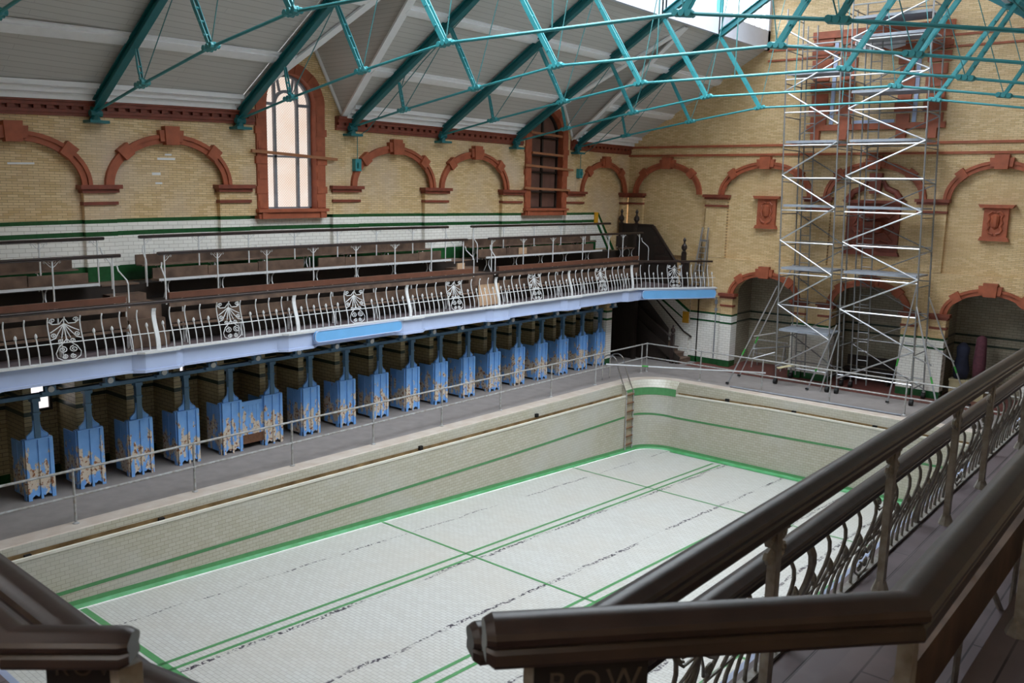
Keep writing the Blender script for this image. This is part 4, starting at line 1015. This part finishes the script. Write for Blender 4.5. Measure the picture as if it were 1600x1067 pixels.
T = thing('stair_enclosure', 'dark panelled stair enclosure with urn finials at the far end of the gallery', 'stair enclosure', (-1.9, 21.9, ZG))
r = MB(); r.box(-2.9, -1.62, 21.88, 21.95, ZG, 4.98); r.prism([(-1.62, ZG), (-.3, ZG), (-.42, 3.72), (-1.42, 4.98), (-1.62, 4.98)], lambda p, z, t: (p, lerp(21.95, 21.88, t), z)); r.build('panelling', M['dark'], T)
r = MB(); r.rail(HR2, [(-2.95, 21.9, 5.03), (-1.5, 21.9, 5.03)]); r.tube([(-1.5, 21.9, 5.0), (-.5, 21.9, 3.76), (-.1, 21.9, 3.7), (.12, 21.9, 3.7)], .05, 8); r.build('capping_rail', M['mahogany'], T)
r = MB()
for i in range(3): r.box(-1.4 + .05 * i, -1.15 + .22 * i, 21.86, 21.88, 4.35 - .38 * i, 4.6 - .36 * i)
r.build('panel_moulding', M['mahogany'], T)
for x, z in ((-2.87, 5.0), (-2.2, 5.0), (-.12, 4.05)):
    r = MB(); r.box(x - .07, x + .07, 21.83, 21.97, ZG, z); r.lathe([(.07, 0), (.1, .03), (.05, .07), (.11, .17), (.1, .26), (.04, .34), (.03, .4), (.06, .45), (.045, .5), (.01, .56)], (x, 21.9, z), 10); r.build('newel_post', M['mahogany'], T)
r = MB(); r.box(-.05, .12, 21.87, 21.93, ZG, 3.66); r.build('low_panel', M['dark'], T)
T = thing('step_ladder', 'aluminium step ladder standing at the far end of the gallery against the brick pier', 'ladder', (.42, 22.0, ZG))
for s_ in (-1, 1):
    r = MB(); r.bar((.42 + s_ * .2, 21.98, ZG), (.56 + s_ * .11, 22.16, 5.0), .06, .03, (0, 1, 0)); r.build('stile', M['alu'], T)
    r = MB(); r.bar((.44 + s_ * .2, 22.22, ZG), (.55 + s_ * .12, 22.2, 4.55), .03, .03, (0, 1, 0)); r.build('rear_leg', M['alu_dull'], T)
for i in range(8):
    t = .06 + i * .1; z = lerp(ZG, 5.0, t); w = lerp(.2, .11, t); x = lerp(.42, .56, t); y = lerp(21.98, 22.16, t)
    r = MB(); r.box(x - w, x + w, y - .05, y + .05, z, z + .03); r.build('tread', M['alu'], T)
r = MB(); r.box(.42, .68, 22.06, 22.22, 4.5, 4.56); r.build('top_platform', M['alu_dull'], T)

# ------------------------------------------------------------------ SCAFFOLD TOWERS
LEAN = -.04
def sp(x, y, z): return (x + LEAN * z, y, z)
YF, YB = 20.85, 22.12
def tower(x0, x1, label, nodes_, plats, top, ladder):
    T = thing('scaffold_tower', label, 'scaffold tower', ((x0 + x1) / 2, (YF + YB) / 2, 0), 'aluminium scaffold towers')
    for x in (x0, x1):
        for yy in (YF, YB):
            r = MB(); r.tube([sp(x, yy, .22), sp(x, yy, top)], .025, 8); z = 2.1
            while z < top: r.tube([sp(x, yy, z - .06), sp(x, yy, z + .06)], .032, 8); z += 2.0
            r.build('standard', M['alu_dull'], T)
            r = MB(); r.tube([sp(x, yy, .1), sp(x, yy, .45)], .018, 6); r.lathe([(.05, .2), (.05, .24)], (x, yy, 0), 8); r.build('leg_screw', M['pipe'], T)
            r = MB(); r.tube([(x - .05, yy - .02, .09), (x + .05, yy - .02, .09)], .09, 14); r.box(x - .06, x + .06, yy - .03, yy + .03, .1, .22); r.build('castor', M['rubber'], T)
        z = .5
        while z < top - .1:
            r = MB(); r.tube([sp(x, YF, z), sp(x, YB, z)], .018, 6); r.build('end_rung', M['alu_dull'], T); z += 1.02
    for a, b in zip(nodes_, nodes_[1:]):
        (sa, za), (sb, zb) = a, b
        if sa == sb: continue
        r = MB(); r.tube([sp(x0 if sa == 'L' else x1, YF - .04, za), sp(x0 if sb == 'L' else x1, YF - .04, zb)], .026, 8); r.build('front_brace', M['alu'], T)
        r = MB(); r.tube([sp(x1 if sa == 'L' else x0, YB + .03, za - .2), sp(x1 if sb == 'L' else x0, YB + .03, zb - .2)], .02, 6); r.build('rear_brace', M['alu_dull'], T)
    z = .62; k = 0
    while z < top - .2:
        for yy in (YF, YB):
            if yy == YF and k % 2 and z < 2.4: continue
            r = MB(); r.tube([sp(x0, yy, z), sp(x1, yy, z)], .023 if yy == YF else .018, 6); r.build('ledger', M['alu' if yy == YF else 'alu_dull'], T)
        z += 1.02; k += 1
    for z in plats:
        r = MB(); a, b = sp(x0, 0, z)[0], sp(x1, 0, z)[0]
        r.box(a + .05, b - .05, YF + .05, YB - .05, z, z + .05); r.box(a + .05, b - .05, YF + .02, YF + .06, z - .02, z + .06); r.build('platform', M['deckboard'], T)
        if not ladder and 5 < z < 10:
            r = MB(); r.box((a + b) / 2 + .1, (a + b) / 2 + .2, YF + .008, YF + .018, z - .015, z + .05); r.build('platform_tag', M['red_tag'], T)
    if ladder:
        r = MB(); xa = x0 + .28
        for dx in (0, .32): r.tube([sp(xa + dx, YB - .3, .2), sp(xa + dx, YB - .3, top - .4)], .022, 6)
        z = .4
        while z < top - .5: r.tube([sp(xa, YB - .3, z), sp(xa + .32, YB - .3, z)], .014, 5); z += .3
        r.build('climbing_ladder', M['alu_dull'], T)
    return T
NL = [('R', 1.69), ('L', 2.67), ('R', 3.74), ('L', 4.76), ('R', 5.83), ('L', 6.84), ('R', 7.85), ('R', 8.39), ('L', 9.44), ('R', 10.3), ('L', 11.3)]
NR = [('L', .5), ('R', 1.64), ('L', 2.72), ('R', 3.79), ('L', 4.8), ('R', 5.79), ('L', 6.81), ('R', 7.84), ('L', 8.82), ('R', 9.85), ('L', 10.87), ('R', 11.8)]
tower(4.13, 5.86, 'tall narrow aluminium scaffold tower nearer the corner stair', [('L', .6)] + NL, (1.8, 3.83, 5.85, 7.85, 9.95), 11.95, True)
tower(6.16, 8.42, 'wider aluminium scaffold tower in front of the crest panel', NR, (3.85, 5.85, 7.85, 9.3, 10.9, 11.45), 12.1, True)
def stab(label, pts):
    T = thing('scaffold_outrigger', label, 'scaffold outrigger', pts[0][0], 'scaffold outriggers')
    for i, (p, q) in enumerate(pts):
        r = MB(); r.tube([p, q], .024, 8); r.build('tube', M['alu'], T)
        if i == 0:
            r = MB(); r.tube([V(p) - V((0, 0, .0)) + V((0, 0, .035)), V(p) + V((0, 0, .08))], .055, 10); r.build('foot', M['rubber'], T)
            m = V(p).lerp(V(q), .3); m2 = V(p).lerp(V(q), .36); r = MB(); r.tube([m, m2], .028, 8); r.build('tape_band', M['tape'], T)
xl, xr = 4.08, 8.42
stab('aluminium outrigger propping the left tower with its foot nearest the pool', [((3.03, 19.55, 0), sp(xl, YF, 3.25)), ((3.55, 20.2, 1.6), sp(xl, YF, 1.7)), ((3.3, 20.6, .75), sp(xl, YF, 1.05))])
stab('aluminium outrigger standing close to the left side of the left tower', [((2.75, 21.0, 0), sp(xl, YB, 3.9)), ((3.1, 21.2, 1.0), sp(xl, YB, 1.1))])
stab('aluminium outrigger splayed to the right of the wide tower towards the pool corner', [((9.5, 19.75, 0), sp(xr, YF, 3.0)), ((9.0, 20.3, 1.4), sp(xr, YF, 1.5))])
stab('aluminium outrigger leaning across the right leg of the wide tower', [((7.8, 20.6, 0), sp(xr, YF + .1, 3.9)), ((8.1, 20.75, 1.9), sp(xr, YF, 1.9))])
stab('aluminium outrigger reaching right towards the maroon cloth', [((9.75, 22.05, 0), sp(xr, YB, 3.2)), ((9.2, 22.1, 1.3), sp(xr, YB, 1.8))])
stab('green taped outrigger between the two towers', [((5.3, 20.6, 0), sp(6.1, YF - .05, 2.2)), ((5.7, 20.7, 0.03), sp(6.2, YF - .08, 2.0))])
r = MB(); r.tube([(.03, 16.85, .62), (4.4, 19.38, .62)], .026, 8)
o = tag(r.build('aluminium_pole', M['alu']), 'long bright aluminium pole lying across the railing corner', 'pole')
r = MB(); c0, c1 = V((.03, 16.85, .62)), V((4.4, 19.38, .62)); r.tube([c0.lerp(c1, .23), c0.lerp(c1, .27)], .029, 8); r.build('tape_band', M['tape'], o)
r = MB(); r.tube([(3.3, 19.22, .03), (8.6, 19.25, .03)], .03, 8); tag(r.build('steel_tube', M['winframe']), 'dark steel tube lying on the deck at the deep end pool edge', 'tube')
r = MB(); r.bar((4.35, 20.4, .62), (4.75, 20.8, .74), .16, .03); tag(r.build('timber_offcut', M['cream_box']), 'pale wooden offcut resting on the lowest bar of the left tower', 'board')
# things left in the lobbies behind the arches
r = MB(); r.lathe([(.05, 0), (.16, .02), (.19, .5), (.16, 1.1), (.14, 1.35), (.03, 1.42)], (9.68, 23.18, .622), 12); tag(r.build('cloth_roll', M['maroon'], smooth=True), 'tall roll of maroon cloth standing in the right hand arch', 'cloth roll')
r = MB(); r.lathe([(.05, 0), (.2, .03), (.24, .3), (.17, .7), (.2, 1.0), (.06, 1.15)], (9.2, 23.1, .622), 10); tag(r.build('cloth_bundle', M['blue_cloth'], smooth=True), 'dark blue bundle beside the maroon roll in the arch', 'bundle')
r = MB(); r.box(8.95, 9.95, 22.85, 23.45, 0, .56); r.box(8.93, 9.97, 22.83, 23.47, .56, .62); tag(r.build('storage_crate', M['cream_box']), 'cream painted crate in the right hand arch carrying the cloth rolls', 'crate')
T = thing('bench_stack', 'dark low bench in the lobby behind the scaffold', 'bench', (6.1, 23.3, 0))
r = MB(); r.box(5.5, 7.1, 23.1, 23.6, .4, .46); r.build('seat', M['dark'], T)
for x in (5.6, 7.0):
    r = MB(); r.box(x - .04, x + .04, 23.12, 23.58, 0, .4); r.build('leg', M['dark'], T)
r = MB(); r.box(5.5, 7.1, 23.6, 23.64, .5, .85); r.build('backrest', M['dark'], T)
for x, lab in ((2.15, 'stack of pipes leaning in the first lower arch beside the left tower'),):
    T = thing('trestle', 'grey metal trestle in the shade of the first lower arch', 'trestle', (2.8, 23.2, 0))
    r = MB(); r.tube([(2.2, 23.2, 1.0), (3.5, 23.2, 1.0)], .025, 6); r.tube([(2.2, 23.2, .5), (3.5, 23.2, .5)], .02, 6); r.build('bar', M['pipe'], T)
    for x in (2.3, 3.4):
        r = MB(); r.tube([(x, 22.95, 0), (x, 23.2, 1.0), (x, 23.45, 0)], .022, 6); r.build('leg', M['pipe'], T)
r = MB(); r.tube([(1.05, YE - .03, .25), (1.05, YE - .03, 2.5)], .02, 6); r.box(1.0, 1.1, YE - .06, YE - .01, 2.25, 2.4); r.box(1.0, 1.1, YE - .05, YE - .0, 2.0, 2.1)
tag(r.build('wall_conduit', M['winframe']), 'thin dark conduit with a switch running up the brick pier', 'conduit')

# ------------------------------------------------------------------ RIGHT AND NEAR GALLERY (where the camera stands)
XR = 13.48; XRA = 14.1; XRB = 15.03
g = MB()
XF = XR - .16
Lp = [(XF, 22.4), (XF, -4.35), (12.8, -4.8), (-2.95, -4.8), (-2.95, -9.1), (16.3, -9.1), (16.3, 22.4)]
g.prism(Lp, lambda a, b, t: (a, b, lerp(2.6, ZG - .02, t)))
gr = struct(g.build('gallery_floor', [M['soffit']]), 'right hand spectators gallery floor and steps in the foreground', 'gallery')
g = MB(); g.poly([(a, b, ZG - .015) for a, b in Lp]); g.build('floorboards', M['floor_wood'], gr)
g = MB(); g.box(XRA - .02, 16.3, -4.2, 22.4, ZG - .01, 3.6); g.box(XRB - .1, 16.3, -4.4, 22.4, 3.6, 4.05)
g.prism([(XRA - .02, -4.2), (13.6, -5.0), (-2.9, -5.6), (-2.9, -9.1), (16.3, -9.1), (16.3, -4.2)], lambda a, b, t: (a, b, lerp(ZG - .01, 3.3, t)))
g.prism([(16.3, -5.5), (15.2, -6.1), (14.0, -6.9), (14.0, -9.1), (16.3, -9.1)], lambda a, b, t: (a, b, lerp(3.3, 4.4, t)))
g.prism([(-2.9, -6.25), (13.2, -6.25), (13.2, -9.1), (-2.9, -9.1)], lambda a, b, t: (a, b, lerp(3.3, 4.05, t)))
g.build('seating_step', M['floor_wood'], gr)
g = MB(); g.box(XF - .06, XF, -4.35, 22.3, 2.5, ZG - .04); g.box(-2.9, 12.8, -4.8, -4.74, 2.5, ZG - .04); g.build('fascia', M['fascia'], gr)
def copy_mat(root, mat):
    for ch in root.children:
        ch.data = ch.data.copy(); ch.data.materials.clear(); ch.data.materials.append(mat)
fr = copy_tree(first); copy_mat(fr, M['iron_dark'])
RYB = [-4.2 + 3.3 * i for i in range(7)]
RLAB = ['worn iron balustrade panel of the right gallery nearest the camera, seen below the row plaque', 'worn iron balustrade panel of the right gallery, second from the camera', 'worn iron balustrade panel of the right gallery, third from the camera', 'worn iron balustrade panel of the right gallery, fourth from the camera']
for i in range(5):
    o = fr if i == 0 else copy_tree(fr)
    o.location = (XR, RYB[i + 1], ZG); o.rotation_euler = (0, 0, pi); o.scale = (1, 3.3 / 3.45, .97)
    tag(o, RLAB[i] if i < 4 else 'worn iron balustrade panel of the right gallery, %s from the camera' % NTH[i], 'balustrade', 'worn iron panels of the right gallery front')
r = MB(); r.rail(HR, [(11.9, -4.95, 3.84), (12.85, -4.95, 3.84), (XR + .06, -4.35, 3.84), (XR + .06, 22.2, 3.84)])
tag(r.build('handrail', M['mahogany']), 'long dark wooden handrail on top of the right gallery balustrade', 'handrail')
BIG = [(a * .85, b * 1.0) for a, b in HR]
def bench_rail(label, paths, posts, zt, zb, k=1.0):
    T = thing('bench_rail', label, 'guard rail', (paths[0][0], paths[0][1], zb), 'dark rails of the right gallery')
    r = MB(); r.rail([(a * k, b * k) for a, b in BIG], [(x, y, zt) for x, y in paths]); r.build('rail', M['mahogany'], T)
    for x, y in posts:
        r = MB(); r.box(x - .022, x + .022, y - .03, y + .03, zb, zt - .1); r.lathe([(.06, 0), (.05, .03), (.03, .08)], (x, y, zb), 8)
        p = r.build('post', M['iron_dark'], T)
        if y < -4.1: continue
        r = MB()
        for s in (-1, 1):
            for rr, zz, dd in ((.055, zt - .17, .08), (.042, zt - .27, .066)):
                r.tube([(x, y + s * (dd + rr * (1 - i / 14) * cos(i * .75)), zz + rr * (1 - i / 14) * sin(i * .75)) for i in range(12)], .016, 6)
        r.build('scroll_bracket', M['iron_dark'], p)
    return T
TA = bench_rail('long dark rail on scrolled iron posts running from lower centre to right edge', [(13.86, -4.78), (14.1, -4.42), (XRA, -1), (XRA, 8), (XRA, 22)], [(XRA, y) for y in (-2.93, -1.15, .44, 1.6, 3.3, 5.0, 6.7)], 4.685, 3.6)
TB = bench_rail('nearest dark wooden rail bending at an elbow in the lower right corner', [(14.29, -5.2), (15.05, -4.33), (15.02, -1), (15.0, 8), (15.0, 22)], [(14.36, -5.1), (15.03, -4.2), (15.03, -2.2), (15.02, -.2), (15.0, 1.8)], 5.02, 4.05)
TCr = bench_rail('dark wooden rail with a blunt turned end in the lower left corner', [(8, -6.0), (11, -6.02), (13.52, -6.04), (13.71, -5.87)], [(13.69, -5.86), (11.8, -6.03), (10, -6.02)], 5.04, 4.05, .72)
TD = bench_rail('straight dark wooden rail slanting down the left edge behind the blunt ended rail', [(8, -5.6), (11, -5.63), (13.3, -5.66), (13.62, -5.6)], [(13.4, -5.66), (11.4, -5.64), (9.6, -5.62)], 4.7, 3.3)
def row_plaque(T, p, q, z0, z1, size, off, drop=0):
    """black board under the rail end with the word ROW"""
    p, q = V((*p, 0)), V((*q, 0)); t = (q - p).normalized(); nn = V((t.y, -t.x, 0)); L = (q - p).length
    r = MB(); vs = [p + t * a + nn * d + V((0, 0, z)) for z in (z0, z1) for d in (0, .025) for a in (0, L)]
    r.add(vs, [(0, 1, 3, 2), (4, 6, 7, 5), (0, 4, 5, 1), (2, 3, 7, 6), (0, 2, 6, 4), (1, 5, 7, 3)]); pq = r.build('row_plaque', M['plaque'], T)
    cu = bpy.data.curves.new('lettering', 'FONT'); cu.body = 'ROW'; cu.size = size; cu.extrude = .002; cu.space_character = 1.25
    cu.materials.append(M['letters'])
    tmp = bpy.data.objects.new('lettering_curve', cu); COL.objects.link(tmp); bpy.context.view_layer.update()
    me = bpy.data.meshes.new_from_object(tmp.evaluated_get(bpy.context.evaluated_depsgraph_get())); bpy.data.objects.remove(tmp); me.name = 'lettering'
    if not me.materials: me.materials.append(M['letters'])
    ob = bpy.data.objects.new('lettering', me); COL.objects.link(ob)
    org = ORIGIN[T.name]; ob.parent = pq
    m = Matrix.Identity(4); m.col[0][:3] = t; m.col[1][:3] = (0, 0, 1); m.col[2][:3] = nn
    pos = p + t * off + nn * .0265 + V((0, 0, z1 - drop - size * .98)) - org; m.translation = pos; ob.matrix_basis = m
row_plaque(TB, (14.36, -5.12), (14.56, -4.893), 4.62, 4.925, .092, .035, .03)
row_plaque(TCr, (13.48, -5.95), (13.64, -5.806), 4.62, 4.97, .062, .02, .03)
# benches behind the two rails on the right
for nm, x, z, lab in (('middle_bench', 14.62, 4.02, 'worn bench below the nearest rail on the right'), ('rear_bench', 15.45, 4.5, 'dark bench behind the nearest rail at the lower right edge')):
    T = thing(nm, lab, 'bench', (x, 2, z - .45), 'right gallery benches')
    r = MB(); r.box(x - .16, x + .16, -3.9, 20, z - .03, z); r.build('seat', M['floor_wood'], T)
    r = MB(); r.box(x + .2, x + .24, -3.9, 20, z + .06, z + .3); r.build('backrest', M['bench'], T)
    y = -3.7
    while y < 8:
        r = MB(); arch_leg(r, x - .14, x + .14, y, z - .45, z - .03, .018); r.tube([(x + .18, y, z - .4), (x + .19, y, z + .34)], .016, 6); r.build('leg', M['iron_dark'], T); y += 1.4

# ------------------------------------------------------------------ LIGHT
w = bpy.data.worlds.new('World'); SC.world = w; w.use_nodes = True
nt = w.node_tree; bg = nt.nodes['Background']
g = nt.nodes.new('ShaderNodeTexCoord'); sx = nt.nodes.new('ShaderNodeSeparateXYZ'); nt.links.new(g.outputs['Generated'], sx.inputs[0])
mr = N(nt, 'ShaderNodeMapRange'); nt.links.new(sx.outputs[2], mr.inputs[0])
for k, v in zip(range(1, 5), (.0, 1.0, 6.2, 13.6)): mr.inputs[k].default_value = v
nt.links.new(mr.outputs[0], bg.inputs[1]); bg.inputs[0].default_value = (.9, .945, 1.0, 1)
def portal(loc, rot, sx, sy):
    l = bpy.data.lights.new('lantern_portal', 'AREA'); l.shape = 'RECTANGLE'; l.size = sx; l.size_y = sy; l.cycles.is_portal = True
    o = bpy.data.objects.new('lantern_portal', l); COL.objects.link(o); o.location = loc; o.rotation_euler = rot
YC_, YW_ = (YL + YE) / 2, YE - YL; YD_, YX_ = (YL + YG) / 2, YG - YL
portal((XL - .02 + .2, YC_, 12.1), (0, radians(-90), 0), 1.2, YW_)
portal((mx(XL) - .2, YC_, 12.1), (0, radians(90), 0), 1.2, YW_)
portal((XC, YD_, 12.76), (0, 0, 0), 8.0, YX_)

# ------------------------------------------------------------------ CAMERA
F = 1370.21
rx, ry, rz = radians(-9.6357), radians(1.2987), radians(-39.7288)
fwd = V((sin(rz) * cos(rx), cos(rz) * cos(rx), sin(rx))); right = V((cos(rz), -sin(rz), 0)); up = right.cross(fwd)
r_ = right * cos(ry) + up * sin(ry); u_ = up * cos(ry) - right * sin(ry)
cam = bpy.data.cameras.new('Camera'); cam.sensor_width = 36; cam.lens = F * 36 / 1600; cam.clip_start = .05
cam.dof.use_dof = True; cam.dof.focus_distance = 20; cam.dof.aperture_fstop = 5.6
co = bpy.data.objects.new('Camera', cam); COL.objects.link(co)
mm = Matrix.Identity(4); mm.col[0][:3] = r_; mm.col[1][:3] = u_; mm.col[2][:3] = -fwd; mm.translation = V((15.6456, -6.7801, 6.081)); co.matrix_world = mm
SC.camera = co
SC.view_settings.view_transform = 'Standard'; SC.view_settings.look = 'None'; SC.view_settings.gamma = 1; SC.view_settings.use_curve_mapping = False
SC.view_settings.exposure = 0.1
SC.cycles.use_denoising = True; SC.cycles.max_bounces = 10; SC.cycles.diffuse_bounces = 6; SC.cycles.transparent_max_bounces = 12
